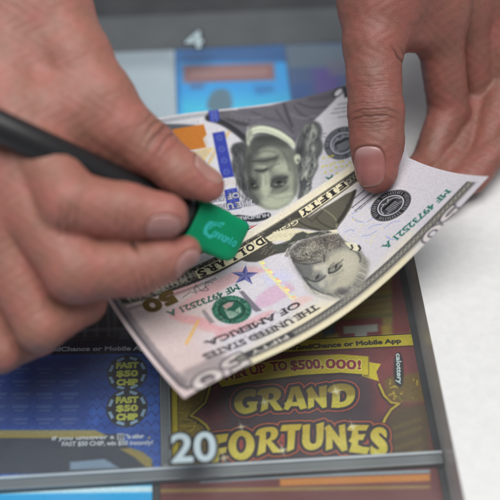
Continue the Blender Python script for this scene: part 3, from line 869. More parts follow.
for c_, r_ in (((306, 174), 1.6), ((313, 148), 1.4), ((309, 160), 1.2), ((315, 131), 1.3)): h.blob(c_, r_, rgb(166, 170, 160), .6, ry=r_ * 1.6)
h.poly([(293.4, 157), (297, 153.6), (300.4, 155.4), (300.8, 160), (297.4, 164.6), (295.4, 163)], rgb(172, 180, 160), .6, .95, smooth=1)
for i in range(50):
    t = rng.rand(); x0, y0 = 233 + 13 * rng.rand() + 14 * max(0, t - .5), 144 + 52 * t
    h.stroke([(x0, y0), (x0 + rng.uniform(-2, 3), y0 + 4), (x0 + rng.uniform(-1, 4), y0 + 8)], .5, rgb(*[(42, 44, 48), (98, 102, 104), (60, 62, 66)][i % 3]), .4, .6, smooth=1)
h.ellipse((298, 160.4), .6, .8, 0, DK, .3, .7)
for i in range(26):
    t = rng.rand(); x0, y0 = 233 + 12 * rng.rand() + 14 * max(0, t - .5), 144 + 52 * t
    h.stroke([(x0, y0), (x0 + rng.uniform(-1, 3), y0 + 7)], .35, rgb(*[(30, 32, 36), (96, 100, 102)][i % 2]), .25, .6)
h.stroke([(321, 134), (326, 133.4)], .5, DK, .3, .6); h.stroke([(321.6, 136), (325.4, 137.4)], .5, DK, .3, .5)
# reserve seal
c0 = h.to_uv(342.6, 143.2); SEAL = rgb(56, 60, 66)


def reserve_seal(sh, c, r, ink, paper, rot):
    sh.ellipse(c, r, r, 0, ink, .2, px=False)
    sh.ellipse(c, r * .96, r * .96, 0, paper * .75, .1, .55, px=False, ring=.25)
    for k in range(44):
        a = k * 2 * math.pi / 44 + rng.uniform(-.03, .03)
        if k % 11 in (0, ): continue
        q = [(c[0] + r * f * math.cos(a + d), c[1] + r * f * math.sin(a + d)) for f, d in ((.75, 0), (.9, .02), (.9 - .08 * (k % 3 == 0), .05))]
        sh.stroke(q, .34, paper * .78, .12, .8, px=False)
    sh.ellipse(c, r * .665, r * .665, 0, paper * .98, .15, .95, px=False)
    sh.ellipse(c, r * .6, r * .6, 0, ink * 1.15, .15, .92, px=False)
    def L(x, y): return (c[0] + r * (x * math.cos(rot) - y * math.sin(rot)), c[1] + r * (x * math.sin(rot) + y * math.cos(rot)))
    for k in range(7):                                            # shield with stripes over a base line, wings beside it
        sh.stroke([L(-.27 + k * .09, -.02), L(-.27 + k * .09, .38 - .02 * abs(k - 3))], r * .04, paper * .85, .1, .9, px=False)
    for k in range(3): sh.stroke([L(-.3, .08 + .1 * k), L(.3, .08 + .1 * k)], r * .025, ink, .08, .8, px=False)
    sh.poly([L(-.42, -.06), L(.42, -.06), L(.36, -.2), L(-.36, -.2)], ink * .5, .1, .95, px=False)
    for sg in (-1, 1):
        sh.stroke([L(sg * .18, -.34), L(sg * .36, -.30), L(sg * .52, -.12), L(sg * .54, .1)], r * .06, paper * .9, .15, .8, px=False, smooth=2)
        sh.stroke([L(sg * .05, -.30), L(sg * .2, -.44)], r * .08, paper * .85, .15, .75, px=False)
        sh.blob(L(sg * .4, .3), r * .1, paper * .8, .5, px=False)


reserve_seal(h, c0, 9.0, SEAL, rgb(178, 180, 194), math.pi + .15)
# corner numeral, small print, dots, serial
h.ellipse((338, 92.4), 3.2, 2.2, .5, rgb(52, 54, 60), .3, .95); h.ellipse((338.4, 92.4), 2.2, 1.3, .5, rgb(196, 196, 204), .25, .95)
h.stroke([(344.6, 87.5), (346.2, 96)], 2.0, rgb(48, 50, 56), .3)
for y0, x0, x1 in ((104.5, 338, 351), (109.2, 334.5, 352), (113.5, 331.5, 350), (117.5, 338, 352)):
    x = x0
    while x < x1:
        w_ = rng.uniform(1.5, 4.5)
        h.stroke([(x, y0 - (x - x0) * .16), (min(x + w_, x1), y0 - (min(x + w_, x1) - x0) * .16)], .55, rgb(84, 84, 92), .25, .75); x += w_ + 1.2
for x0, y0 in ((323.6, 158), (328.8, 156.8), (332.2, 155.8), (322.8, 166.6), (326.6, 165.8), (330.8, 165), (334.2, 163.2), (339.6, 162), (343.2, 161.3), (336.3, 167.6), (341.8, 166.6), (346.6, 165.6), (350, 162.5), (331, 170.5), (325.5, 172.5), (337, 173.4)):
    h.ellipse((x0, y0), .62, .55, 0, rgb(186, 176, 46), .2, .85)
h.text('A', (332.6, 174.6), (325.6, 177.4), 3.2, rgb(24, 84, 72), .14)
# blue woven ribbon with its bells
BL = rgb(38, 52, 142)
for q in ([(208.2, 110), (218.2, 108.6), (219.8, 120.6), (210, 122)], [(212.2, 133), (224.4, 131), (234, 176.6), (221.4, 178.6)], [(224, 190), (236.8, 187.6), (241.2, 208.2), (228, 210.4)], [(236, 220), (246, 218.4), (249, 232), (239, 234)]):
    h.poly(q, BL, .25)
    for k in range(4):
        f = (k + .5) / 4
        A_c = (q[0][0] * (1 - f) + q[3][0] * f + q[1][0] * (1 - f) + q[2][0] * f) / 2, (q[0][1] * (1 - f) + q[3][1] * f + q[1][1] * (1 - f) + q[2][1] * f) / 2
        h.ellipse(A_c, 1.6, 1.6, 0, rgb(92, 108, 176), .5, .55)
        h.ellipse(A_c, .7, .7, 0, rgb(30, 38, 112), .4, .7)
for y0 in (182, 184.5): h.stroke([(222 + (y0 - 182), y0), (236, y0 - 1)], .4, rgb(170, 150, 110), .3, .5)
# outlined lettering on the near half
for t_, a_, b_ in (('THE UNITED STATES', (253.5, 199.5), (163, 215)), ('OF AMERICA', (238.5, 192.5), (185, 201.6))):
    h.text(t_, a_, b_, 2.7, rgb(188, 188, 200), .08, outline=(rgb(36, 40, 48), .28), serif=.34)
h.poly([(228, 218.4), (236, 214.6), (244, 215.4), (254, 216.4), (262, 213.4), (269.4, 212), (271.6, 216), (266, 219.8), (254, 222.4), (243, 220.6), (234, 222.6)], rgb(34, 38, 44), .3, smooth=1)
h.text('HUNDRED', (268.6, 213.4), (233, 217.4), 1.9, rgb(176, 178, 188), .1)
h.stroke([(150, 234), (212, 226), (244, 227.4), (276, 222)], .6, rgb(84, 86, 96), .3, .6)
h.poly([(250, 226.6), (258, 225), (262, 227.5), (252, 229.6)], rgb(186, 70, 66), .4, .8)
h.c *= (1 + .03 * (rng.rand(h.ny, h.nx) - .5))[..., None]
o100 = h.build('banknote', note_mat, s100, NG)
tag(o100, 'hundred dollar bill with a blue ribbon, lying upside down under the fifty', 'banknote')

# ---------------------------------------------- fifty
f = Sheet(-78, 78, -33.15, 33.15, 0.23, rgb(189, 187, 195), inverse(s50))
P_ = f.poly
CREAMP, PINKP = rgb(212, 204, 172), rgb(190, 172, 170)
P_([(60, 300), (140, 270), (200, 268), (226, 300), (210, 340), (236, 372), (180, 420), (120, 330)], PINKP, 9, .9)
P_([(300, 312), (320, 302), (352, 296), (380, 270), (408, 236), (420, 262), (360, 318), (310, 345), (250, 372), (236, 362)], CREAMP, 5, .9)
P_([(236, 240), (300, 196), (356, 158), (372, 172), (300, 220), (250, 255)], CREAMP, 4, .8)
for i in range(420):
    u0, v0 = rng.uniform(-78, 78), rng.uniform(-30, 30); a0 = rng.uniform(0, 6.28); ln = rng.uniform(1, 3)
    f.stroke([(u0, v0), (u0 + ln * math.cos(a0), v0 + ln * math.sin(a0)), (u0 + ln * 1.6 * math.cos(a0 + .7), v0 + ln * 1.6 * math.sin(a0 + .7))], .2, rgb(*[(150, 156, 186), (196, 190, 160), (200, 198, 208)][i % 3]), .2, .4, px=False, smooth=1)
for p_ in ([(352, 217), (356, 221), (363, 222)], [(367, 222), (372, 219), (374, 215)], [(376, 207), (372, 205), (369, 209)], [(360, 206), (358, 211), (352, 214)], [(368, 229), (374, 225), (382, 224)], [(384, 228), (392, 222), (400, 221)], [(345, 232), (351, 229), (354, 231)], [(362, 236), (370, 235), (376, 231)], [(389, 192), (383, 190), (381, 194)], [(386, 236), (392, 240), (399, 238)]):
    f.stroke(p_, .38, rgb(108, 130, 188), .2, .75, smooth=2)
for i in range(30): f.ellipse((rng.uniform(345, 395), rng.uniform(208, 244)), .35, .35, 0, rgb(206, 196, 120), .2, .7)
ug = np.linspace(-73, 74, 150)
for k in range(46):
    v0 = -23 + k * 1.0
    vv = v0 + .8 * np.sin(ug * .21 + k * .33) + .35 * np.sin(ug * .53 - k * .5)
    for q0 in range(0, 150, 15): f.stroke(np.stack([ug[q0:q0 + 16], vv[q0:q0 + 16]], 1), .16, rgb(156, 158, 176) if k % 2 else rgb(198, 180, 172), .12, .34, px=False)
# rose flag stripes
ROSE = rgb(196, 128, 134)
for p_, c_, a_ in (([(166, 316), (178, 306), (196, 293), (214, 281), (232, 272), (246, 266.4), (258, 266.6), (269, 270.6), (256, 274), (240, 280), (226, 287), (206, 299), (190, 310), (176, 318)], ROSE, .62),
                   ([(160, 296), (176, 287), (192, 283), (204, 281.4), (192, 289), (176, 297)], ROSE, .6),
                   ([(252, 303), (262, 292), (274, 284), (286, 281), (297, 288), (288, 296), (274, 304), (262, 309)], rgb(186, 120, 160), .5),
                   ([(290, 303), (299, 296.6), (308, 295.4), (315, 298), (306, 303), (294, 310)], rgb(212, 160, 146), .6),
                   ([(168, 317), (186, 314.6), (204, 317), (214, 324), (226, 329), (214, 330.6), (198, 325.6), (182, 322.6)], rgb(206, 118, 124), .6),
                   ([(214, 332), (222, 326), (236, 324), (250, 319), (264, 312), (276, 309), (268, 317), (250, 328), (230, 337), (216, 340)], ROSE, .7),
                   ([(196, 326), (214, 330), (216, 333.4), (200, 330)], rgb(206, 118, 124), .5)):
    P_(p_, c_, .9, a_ * .72, smooth=2)
P_([(262, 276), (282, 270), (292, 276), (286, 282), (268, 286)], rgb(176, 180, 220), 2, .5)
# near-edge (image bottom) border and corner numeral
BD = rgb(70, 68, 72)
P_([(-75.2, -29.6), (-56, -29.6), (-56, -30.6), (-20, -30.4), (20, -29.8), (60, -29.6), (75.5, -29.6), (75.5, -24.6), (60, -25.0), (24, -25.2), (-18, -24.8), (-45, -24.6), (-51, -23.2), (-57, -24.4)], BD, .3, .0, px=False)
f.stroke([(-75.3, 29), (-75.3, -26), (-74.0, -29.4), (-58, -29.8)], 1.5, rgb(62, 60, 66), .5, .9, px=False)
f.stroke([(-73.6, 29), (-73.6, -26)], 2.6, rgb(120, 114, 120), .8, .6, px=False)
for i in range(58): f.stroke([(-74.6, -26 + i), (-72.4 + .4 * math.sin(i * 1.3), -25.6 + i)], .35, rgb(84, 80, 88), .25, .7, px=False)
f.stroke([(-72.6, 27), (-72.6, -24)], .5, rgb(150, 140, 142), .4, .6, px=False)
P_([(-73.5, -29.4), (-51, -29.4), (-50, -26), (-52, -20.6), (-57, -19.4), (-63, -20.4), (-69, -19.6), (-73.6, -22.6)], rgb(120, 116, 120), .9, .4, px=False)
for k in range(2):
    f.loops(f.text_loops('50', (239.5, 352.5), (189, 382.5), 8.2, True), (rgb(74, 72, 78), rgb(198, 190, 188))[k], .3, (1.15, .35)[k])
f.hatch([(-75, -30), (-50, -30), (-50, -19), (-75, -19)], .4, .7, .18, px=False)
P_([(-48.6, -29.3), (75, -29.3), (75, -24.5), (10, -24.3), (-47, -24.5), (-49.4, -26.6)], rgb(62, 61, 63), .2, px=False)
ub = np.linspace(-48, 75, 900)
for ph, am, w_, c_ in ((0, 1.3, .26, (172, 170, 160)), (math.pi, 1.3, .26, (172, 170, 160)), (1.6, 1.75, .2, (134, 132, 126)), (4.7, 1.75, .2, (134, 132, 126)), (.8, .7, .2, (186, 184, 168)), (3.9, .7, .2, (186, 184, 168))):
    for q0 in range(0, 900, 60):
        u_ = ub[q0:q0 + 61]
        f.stroke(np.stack([u_, -26.9 + am * np.sin(u_ * 1.45 + ph)], 1), w_, rgb(*c_), .13, .8, px=False)
for v0 in (-29.0, -24.75): f.stroke([(-48, v0), (75, v0)], .22, rgb(156, 153, 146), .12, .8, px=False)
P_([(-44, -28.6), (-19, -28.6), (-19, -25.2), (-44, -25.2)], rgb(58, 57, 60), .25, .9, px=False)
f.text('FIFTY', (-22, -25.7), (-41, -25.7), 2.3, rgb(186, 183, 176), .14, px=False)
f.stroke([(-48, -29.8), (20, -29.9), (75, -29.8)], .35, rgb(90, 88, 86), .2, .7, px=False)
# far-edge border with FIFTY DOLLARS, dark on paper
LONG = [(-78, 29.2), (-10, 29.4), (30, 29.6), (78, 29.6), (78, 22.6), (34, 22.4), (-10, 22.0), (-56, 21.8), (-60, 23.5)]
DKB = rgb(58, 56, 52)
P_([(-74, 29.0), (-6, 29.3), (34, 29.4), (76, 29.2), (76, 23.2), (58, 23.0), (36, 23.4), (4, 22.4), (-26, 21.4), (-46, 21.8), (-64, 22.6), (-72, 23)], DKB, .25, px=False)
for i in range(330):                                              # lacework in the dark border
    u0 = rng.uniform(-73, 75) if i % 3 else rng.uniform(-73, -20); v0 = rng.uniform(23.2, 28.6)
    f.stroke([(u0, v0), (u0 + rng.uniform(-1.4, 1.4), v0 + rng.uniform(-1.2, 1.2)), (u0 + rng.uniform(-1.6, 1.6), v0 + rng.uniform(-1, 1))], rng.uniform(.2, .45), rgb(*[(164, 158, 148), (20, 20, 22), (128, 122, 114)][i % 3]), .15, .8, px=False)
for v0 in (28.7, 23.4): f.stroke([(-72, v0), (20, v0 + .3), (74, v0 + .3)], .22, rgb(150, 146, 134), .12, .8, px=False)
for q0 in range(0, 14):
    u_ = np.linspace(30 + q0 * 3.2, 33.4 + q0 * 3.2, 30)
    for ph in (0, math.pi): f.stroke(np.stack([u_, 26.1 + 1.5 * np.sin(u_ * 1.6 + ph)], 1), .24, rgb(168, 164, 148), .13, .8, px=False)
for i in range(18):
    u0 = -70 + i * 2.4
    P_([(u0, 25.2), (u0 + 1.3, 27.6 + .5 * math.sin(i)), (u0 + 2.0, 25.6), (u0 + .9, 23.8)], rgb(170, 162, 152), .2, .75, px=False)
f.stroke([(-72, 20.9), (-58, 20.7), (-40, 19.9), (-28, 19.6)], .35, rgb(50, 48, 50), .2, .9, px=False)
f.stroke([(-72, 20.1), (-58, 19.9), (-40, 19.1), (-28, 18.8)], .25, rgb(70, 66, 68), .2, .8, px=False)


def blocks(word, a, b, hgt):
    """dark letters standing on pale blocks"""
    A, B = np.array(a, float), np.array(b, float); n = len(word)
    for k, ch in enumerate(word):
        p0, p1 = A + (B - A) * (k + .04) / n, A + (B - A) * (k + .96) / n
        d = (p1 - p0) / np.linalg.norm(p1 - p0); m = np.array([-d[1], d[0]])
        P_([p0, p1, p1 + m * hgt + d * .5, p0 + m * hgt - d * .3], rgb(212, 204, 172), .18, px=False)
        ins = .75 if ch != 'I' else np.linalg.norm(p1 - p0) * .36
        f.text(ch, p0 + d * ins + m * .75, p1 - d * ins + m * .75, hgt - 1.5, rgb(38, 36, 36), .22, px=False, serif=.4)


aF, bF = f.to_uv(352, 188), f.to_uv(305, 219.5)
blocks('FIFTY', (aF[0], 28.2), (bF[0], 28.4), 4.3)
# coat, shirt and bow tie
CT = [(356, 189.5), (355.4, 194), (351, 207.6), (344, 219), (339.6, 224.4), (336.4, 229.4), (328, 230.6), (318, 231), (308, 229.4), (298, 228), (289, 227.8), (284, 224.6), (296, 218), (308, 217.6), (320, 210), (332, 203), (346, 194)]
P_(CT, rgb(118, 114, 100), .35)
f.stroke([(306, 217), (312, 221.6), (324, 209.4)], .5, rgb(60, 58, 54), .3, .6); f.stroke([(323, 209), (331, 214), (337, 220.6), (336.6, 227)], .7, rgb(176, 170, 140), .25, .8, smooth=1)
f.stroke([(338, 222), (344, 214), (352, 199), (355, 191)], 1.6, rgb(46, 44, 42), .5, .7, smooth=1)
f.stroke([(298, 221), (306, 226), (320, 230)], .6, rgb(52, 50, 46), .25, .8, smooth=1)
f.stroke([(316, 218), (322, 224), (334, 229)], .6, rgb(52, 50, 48), .3, .6, smooth=1)
f.hatch(CT, 1.5, .56, .42, wav=.3); f.hatch(CT, .55, .6, .26)
CL = [(239, 250), (247, 247), (262, 238.4), (268, 240.6), (276, 245), (284, 244.6), (292, 244), (289, 249.6), (286.4, 251.8), (276, 254), (269, 256.4), (262, 260), (256, 262), (247, 261.6), (239, 259.4)]
P_(CL, rgb(92, 89, 82), .3); f.hatch(CL, .9, .56, .45); f.hatch(CL, 2.2, .6, .3)
for i in range(14):
    x0, y0 = rng.uniform(243, 282), rng.uniform(248, 256)
    f.stroke([(x0, y0), (x0 + rng.uniform(2, 6), y0 - rng.uniform(2, 6))], .3, rgb(150, 146, 130), .2, .6)
aD, bD = f.to_uv(264, 239), f.to_uv(196, 274)
blocks('DOLLARS', (aD[0], 27.6), (bD[0], 27.0), 4.6)
SH = [(265, 237.6), (276, 231.6), (290, 228.2), (308, 231), (318, 232.4), (310, 234.4), (298, 237.6), (288, 241.2), (280, 240.6), (270, 241.4)]
P_(SH, rgb(198, 192, 164), .25)
for i in range(7): f.stroke([(270 + i * 5, 239 - i * .8), (276 + i * 5, 234 - i * .3)], .25, rgb(150, 146, 126), .2, .6)
P_([(329, 230.6), (337, 229.4), (338, 233), (332, 234.6), (320, 236.4), (330, 233)], rgb(206, 200, 176), .25)
TIE = [(272, 245.4), (281, 243.4), (290, 240), (296, 233.6), (303, 231.4), (308, 233.6), (318, 231.6), (328, 231), (332, 232.2), (322, 235), (309, 237.6), (298, 240.8), (291, 246), (287, 252), (280, 252), (274, 249)]
P_(TIE, rgb(64, 68, 62), .4)
for i in range(26):
    t = rng.rand(); x0 = 276 + 50 * t; y0 = 247 - 14 * t + rng.uniform(-2, 2)
    f.stroke([(x0, y0), (x0 + rng.uniform(2, 5), y0 - rng.uniform(-.5, 2.4))], .35, rgb(*[(150, 150, 136), (24, 26, 26), (104, 106, 98)][i % 3]), .2, .8)
P_([(284, 255.6), (288, 247.6), (290.6, 246), (289.4, 251), (288.6, 256.8), (285.8, 257)], rgb(120, 116, 114), .3, .8)
f.stroke([(283.8, 255.8), (287.6, 248.6)], .4, rgb(206, 202, 194), .2, .8)
# small script under the portrait
f.text('Grant', (297, 219), (272.4, 232.6), 2.2, rgb(200, 194, 166), .05, shear=.03)
f.stroke([(271, 234.4), (285, 226.4), (300, 218.4)], .3, rgb(190, 184, 158), .2, .6)
# the head, upside down
FC = [(289.4, 252), (294, 246), (302, 240.6), (312, 237.8), (324, 235), (336, 233.6), (341, 237.6), (344.6, 241), (352, 243.4), (359, 246), (362, 252), (365.4, 256.6), (366, 263), (363.6, 272), (359.6, 281), (353, 288), (345, 293.4), (337, 295.8), (329, 295.6), (320, 293.4), (312, 290.2), (307, 283), (302.4, 276.4), (297, 269), (292.4, 261)]
FL, FM, FD = rgb(200, 197, 180), rgb(150, 150, 143), rgb(84, 86, 88)
P_(FC, FM, .4, smooth=1)
P_([(324, 262), (334, 252), (348, 248), (360, 254), (362, 266), (356, 280), (346, 288), (334, 292), (324, 289), (327, 276)], rgb(192, 189, 170), 1.6, .95, smooth=2)
P_([(338, 256), (350, 252), (358, 260), (354, 272), (344, 276), (342, 266)], rgb(206, 202, 184), 2.0, .7, smooth=2)
P_([(290, 255), (298, 258), (306, 262), (311, 266), (312, 272), (307, 280), (302, 277), (295, 268)], rgb(132, 134, 134), 2.2, .85, smooth=1)
P_([(308, 283), (316, 282), (322, 286), (326, 292), (318, 292), (311, 289)], rgb(140, 142, 140), 1.2, .8, smooth=1)
P_([(323, 264), (328, 268), (328, 280), (324, 288), (318, 286), (321, 276)], rgb(202, 200, 188), 1.0, .9, smooth=2)
P_([(311, 267.4), (318, 263.6), (325, 262), (328, 266), (324, 270), (316, 271)], rgb(204, 200, 186), .9, .9, smooth=2)
P_([(300, 262), (309, 263.4), (313, 267), (309, 272), (302, 269)], rgb(140, 142, 140), 1.4, .5, smooth=1)
P_([(294, 262), (299, 266), (304, 277), (310, 286), (304, 281), (297, 270)], rgb(92, 95, 98), 1.0, .7, smooth=1)
BRD = [(289.6, 253), (293, 247.6), (300, 242), (310, 239), (322, 236), (335, 234.8), (340, 238.4), (344, 242), (342, 246.4), (334, 248), (328, 251), (326, 256), (324.6, 261), (318, 262.6), (311, 262.4), (303, 262.6), (297, 260.4), (292, 258)]
P_(BRD, rgb(112, 108, 104), .8, .85, smooth=1)
f.speckle(BRD, rgb(74, 71, 71), rgb(172, 167, 152), .7, rng, 1, soft=2.2)
f.speckle(BRD, rgb(64, 62, 64), rgb(196, 190, 172), .34, rng, 3, soft=2.4)
f.blob((330, 247), 3.2, rgb(176, 172, 156), .55, ry=2.0, ang=.5); f.blob((319, 258), 2.2, rgb(166, 163, 152), .5)
P_([(312, 239.6), (326, 236.4), (338, 236), (343, 241.6), (336, 246), (326, 248.4), (318, 244)], rgb(86, 79, 76), 1.8, .5, smooth=1)
P_([(290, 250), (300, 243), (306, 243), (298, 250), (294, 257)], rgb(66, 66, 70), 1.2, .6)
f.blob((311, 248), 3.2, rgb(206, 200, 182), .5, ry=2.2); f.blob((297, 253.6), 1.8, rgb(190, 188, 182), .45, ry=2)
for p_, w_, a_ in (([(291, 257.4), (295.6, 260.4), (301, 261.2), (307, 260.4), (312, 257.8), (316, 254.2), (318.6, 250)], .5, .6), ([(293, 261), (300, 263.6), (308, 264.4), (315, 263.2), (321, 261.4)], .5, .6), ([(324.4, 255), (324.2, 258), (324.2, 261.4)], .6, .6), ([(304, 253), (309, 256), (314, 254)], .4, .5)):
    f.stroke(p_, w_, rgb(44, 44, 48), .35, a_, smooth=2)
for i in range(150):
    t = rng.rand(2); x0 = 292 + 48 * t[0]; y0 = 256 - 19 * t[0] * .9 + (t[1] - .5) * 14
    a0 = rng.uniform(.2, 1.6); ln = rng.uniform(.8, 2)
    f.stroke([(x0, y0), (x0 + ln * math.cos(a0), y0 + ln * math.sin(a0))], .22, rgb(*[(44, 42, 46), (206, 200, 184), (90, 86, 84)][i % 3]), .14, .6)
# eyes, brows, lines
DKE = rgb(38, 40, 44)
P_([(310, 280), (314, 275.6), (320, 274), (326, 275.4), (323, 279.6), (317, 282.4)], rgb(100, 102, 104), 1.0, .75, smooth=2)
f.ellipse((317.4, 277), 1.2, .45, .4, DKE, .35, .9); f.blob((314, 278.6), .5, FL, .6, ry=.3)
P_([(328.6, 273), (329.4, 267.6), (334, 264), (341, 262), (341.4, 266.4), (337, 271), (332, 273.6)], rgb(126, 126, 122), 1.0, .7, smooth=2)
f.ellipse((336, 266.8), 1.2, .42, .7, DKE, .3, .9); f.blob((333, 268.6), .5, FL, .6, ry=.3)
for p_, w_, a_ in (([(306, 277.6), (311, 281), (317, 281.8), (322.4, 279), (325.6, 275.8)], .55, .75), ([(329.4, 273), (333, 272.6), (337.6, 270), (341.4, 265.6)], .75, .85), ([(329.2, 269), (330.6, 265.6), (334, 262.8)], .4, .5), ([(331, 268.4), (335, 265.4), (340, 262.4), (343, 259.8)], .4, .65), ([(328.8, 268.6), (329.2, 273.2)], .7, .75), ([(308, 283.6), (314, 288.8), (322, 293.2), (331, 295.2)], .7, .6), ([(303, 277), (308, 284), (312, 290)], .6, .55), ([(330, 276), (338, 274), (343, 270)], .5, .25)):
    f.stroke(p_, w_, DKE, .4, a_, smooth=2)
f.blob((334, 281), 3.4, rgb(140, 142, 144), .45, ry=1.2, ang=.4); f.blob((326, 284), 1.2, rgb(132, 134, 138), .4, ry=3, ang=-.5)
f.hatch(FC, 2.5, .56, .19, wav=.6); f.hatch(FC, 1.1, .6, .10, wav=.5); f.hatch([(289, 252), (298, 259), (313, 266), (312, 276), (308, 283), (303, 277), (296, 268)], .8, .56, .34)
# hair along the crown, ear
HR = [(303, 281), (311, 290.6), (322, 295.4), (337, 297), (347, 293.6), (355, 287.6), (361, 279), (364.6, 269), (366, 258), (369.4, 262), (368, 274), (362, 287), (352, 295), (340, 299.6), (326, 299), (312, 294.4), (306, 289)]
P_(HR, rgb(158, 155, 143), 1.4, .9, smooth=1)
P_([(337, 289), (342, 287.4), (346, 289.4), (351, 289), (347, 294.6), (340, 296.6), (334, 294.6)], rgb(84, 84, 84), 1.3, .85, smooth=1)
P_([(352, 287.6), (357, 283), (362, 276), (364.6, 268), (363, 260), (366, 258), (368, 268), (364, 280), (357, 288.6)], rgb(112, 110, 104), 1.2, .8, smooth=1)
for i in range(44):
    t = rng.rand(); bx = np.interp(t, [0, .3, .6, 1], [312, 338, 358, 367]); by = np.interp(t, [0, .3, .6, 1], [292, 297, 285, 260])
    f.stroke([(bx - 3, by - 1.8), (bx + rng.uniform(-2, 2), by + rng.uniform(-2.5, 2)), (bx + 3, by + 1)], .35, rgb(*[(70, 70, 70), (196, 192, 178), (116, 114, 108)][i % 3]), .35, .6, smooth=2)
P_([(343, 242.6), (350, 242.2), (356, 243.6), (360.6, 247), (360, 250.6), (355, 251), (350, 249)], rgb(206, 202, 178), .25, .95, smooth=1)
f.stroke([(351.4, 245), (352.6, 248), (351, 249.6)], .8, rgb(46, 46, 46), .2, .9); f.stroke([(358.6, 245.6), (360.4, 248.4), (359, 250.6)], .9, rgb(40, 40, 40), .2, .9)
f.stroke([(338, 233.6), (342, 240.4), (347, 246.4), (352, 250.4), (357.6, 253), (360, 258)], .5, rgb(74, 72, 70), .3, .6, smooth=1)
f.stroke([(358, 252.6), (361, 257), (360, 262)], .8, rgb(70, 70, 70), .3, .7, smooth=1)
# security strip
P_([(258.4, 261.6), (263.2, 260.6), (274.6, 275), (287, 287.4), (297.4, 298), (292, 300.4), (281, 289), (268, 275)], rgb(206, 200, 150), .3, .85)
for i in range(16):
    t = (i + .3) / 16; x0, y0 = 260.8 + 33 * t, 262 + 36 * t
    P_([(x0 - .6, y0 - .4), (x0 + 2.6, y0 - .6), (x0 + 3.4, y0 + 1.3), (x0 + .4, y0 + 1.4)], rgb(*[(232, 222, 110), (190, 150, 210), (150, 190, 220), (226, 150, 130)][i % 4]), .25, .7)
# blue star
cst = f.to_uv(245.4, 275.4); sp = [f.to_uv(*p) for p in ((245.8, 265.4), (247.8, 272.2), (257.8, 272.6), (249.8, 277.6), (252.4, 284.2), (244.8, 279.6), (235.8, 283.2), (239.8, 276.6), (231.8, 272.6), (242.4, 271.8))]
P_(sp, rgb(84, 88, 138), .2, px=False)
for k in range(10):
    a_, b_ = sp[k], sp[(k + 1) % 10]
    P_([cst, a_, b_], rgb(64, 66, 116) if k % 2 else rgb(104, 108, 158), .12, .8, px=False)
# serial numbers, seal, gold numeral
GRN = rgb(26, 74, 64)
f.text('MF 49732521 A', (236.5, 284.6), (166.5, 311.8), 2.9, GRN, .12, serif=.28)
f.text('MF 49732521 A', (446, 190), (382, 246), 3.2, rgb(28, 96, 84), .12, serif=.3)
for k, cc in enumerate(('5', '0')):
    pass
gp = f.text_loops('50', (170.4, 291), (141.4, 303), 6.0)
f.loops(gp, rgb(84, 66, 30), .2, .75); f.loops(gp, rgb(110, 88, 44), .5, -.1, .4)
ts = f.to_uv(231.8, 310)
P_([(239, 291.5), (243, 290.6), (262, 310.6), (256, 312), (253, 310)], rgb(92, 88, 100), .35, .85); P_([(201.6, 311), (204, 309), (215, 322), (210, 324)], rgb(120, 112, 116), .5, .8)
f.ellipse(ts, 8.6, 8.3, 0, rgb(34, 92, 74), .3, .95, px=False)
for k in range(36):
    a = k * math.pi / 18
    f.blob((ts[0] + 8.5 * math.cos(a), ts[1] + 8.2 * math.sin(a)), .4, rgb(26, 64, 54), .7, px=False)
    f.stroke([(ts[0] + 6.4 * math.cos(a), ts[1] + 6.2 * math.sin(a)), (ts[0] + 7.6 * math.cos(a + .06 * (k % 3)), ts[1] + 7.3 * math.sin(a + .06 * (k % 3)))], .35, rgb(110, 146, 132), .15, .7, px=False)
for k in range(50):
    a, r0 = rng.uniform(0, 6.28), rng.uniform(5.4, 8.4)
    f.blob((ts[0] + r0 * math.cos(a), ts[1] + r0 * math.sin(a)), rng.uniform(.35, .8), rgb(*[(16, 40, 34), (96, 118, 106), (24, 60, 50)][k % 3]), .75, px=False)
f.ellipse(ts, 5.6, 5.4, 0, rgb(20, 44, 38), .3, .9, px=False, ring=.7)
f.ellipse(ts, 5.2, 5.0, 0, rgb(30, 78, 64), .2, .95, px=False)
P_([(224, 309.6), (234, 311.4), (240, 306.6), (241.4, 312), (233, 318), (229, 318.6)], rgb(142, 162, 150), .3, .9)
P_([(222.4, 306), (228, 302.4), (234, 302), (232, 306), (226, 309.4)], rgb(176, 140, 142), .3, .85); f.stroke([(225, 312), (231, 310), (238, 313)], .4, rgb(24, 54, 46), .2, .8)
for k in range(5): f.stroke([(229 + k * 2.2, 312 - k * .4), (230 + k * 2.2, 316 - k * .6)], .3, rgb(44, 84, 72), .2, .8)
# THE UNITED STATES OF AMERICA
for t_, a_, b_, hh in (('OF AMERICA', (297.4, 301.5), (205, 341.5), 3.1), ('THE UNITED STATES', (315, 304.5), (202.5, 355), 3.2)):
    f.text(t_, a_, b_, hh * 1.02, rgb(50, 46, 50), .14, soft=.2, serif=.42)
    for k in range(40):
        q = k / 39; f.stroke([(a_[0] + (b_[0] - a_[0]) * q, a_[1] + (b_[1] - a_[1]) * q + 1.0 + (k % 3)), (a_[0] + (b_[0] - a_[0]) * q - 1.2, a_[1] + (b_[1] - a_[1]) * q + 1.4 + (k % 3))], .5, rgb(74, 68, 74), .25, .55)
f.stroke([(252.6, 338.2), (262, 334), (272.6, 329.6)], .7, rgb(74, 68, 72), .3, .85)
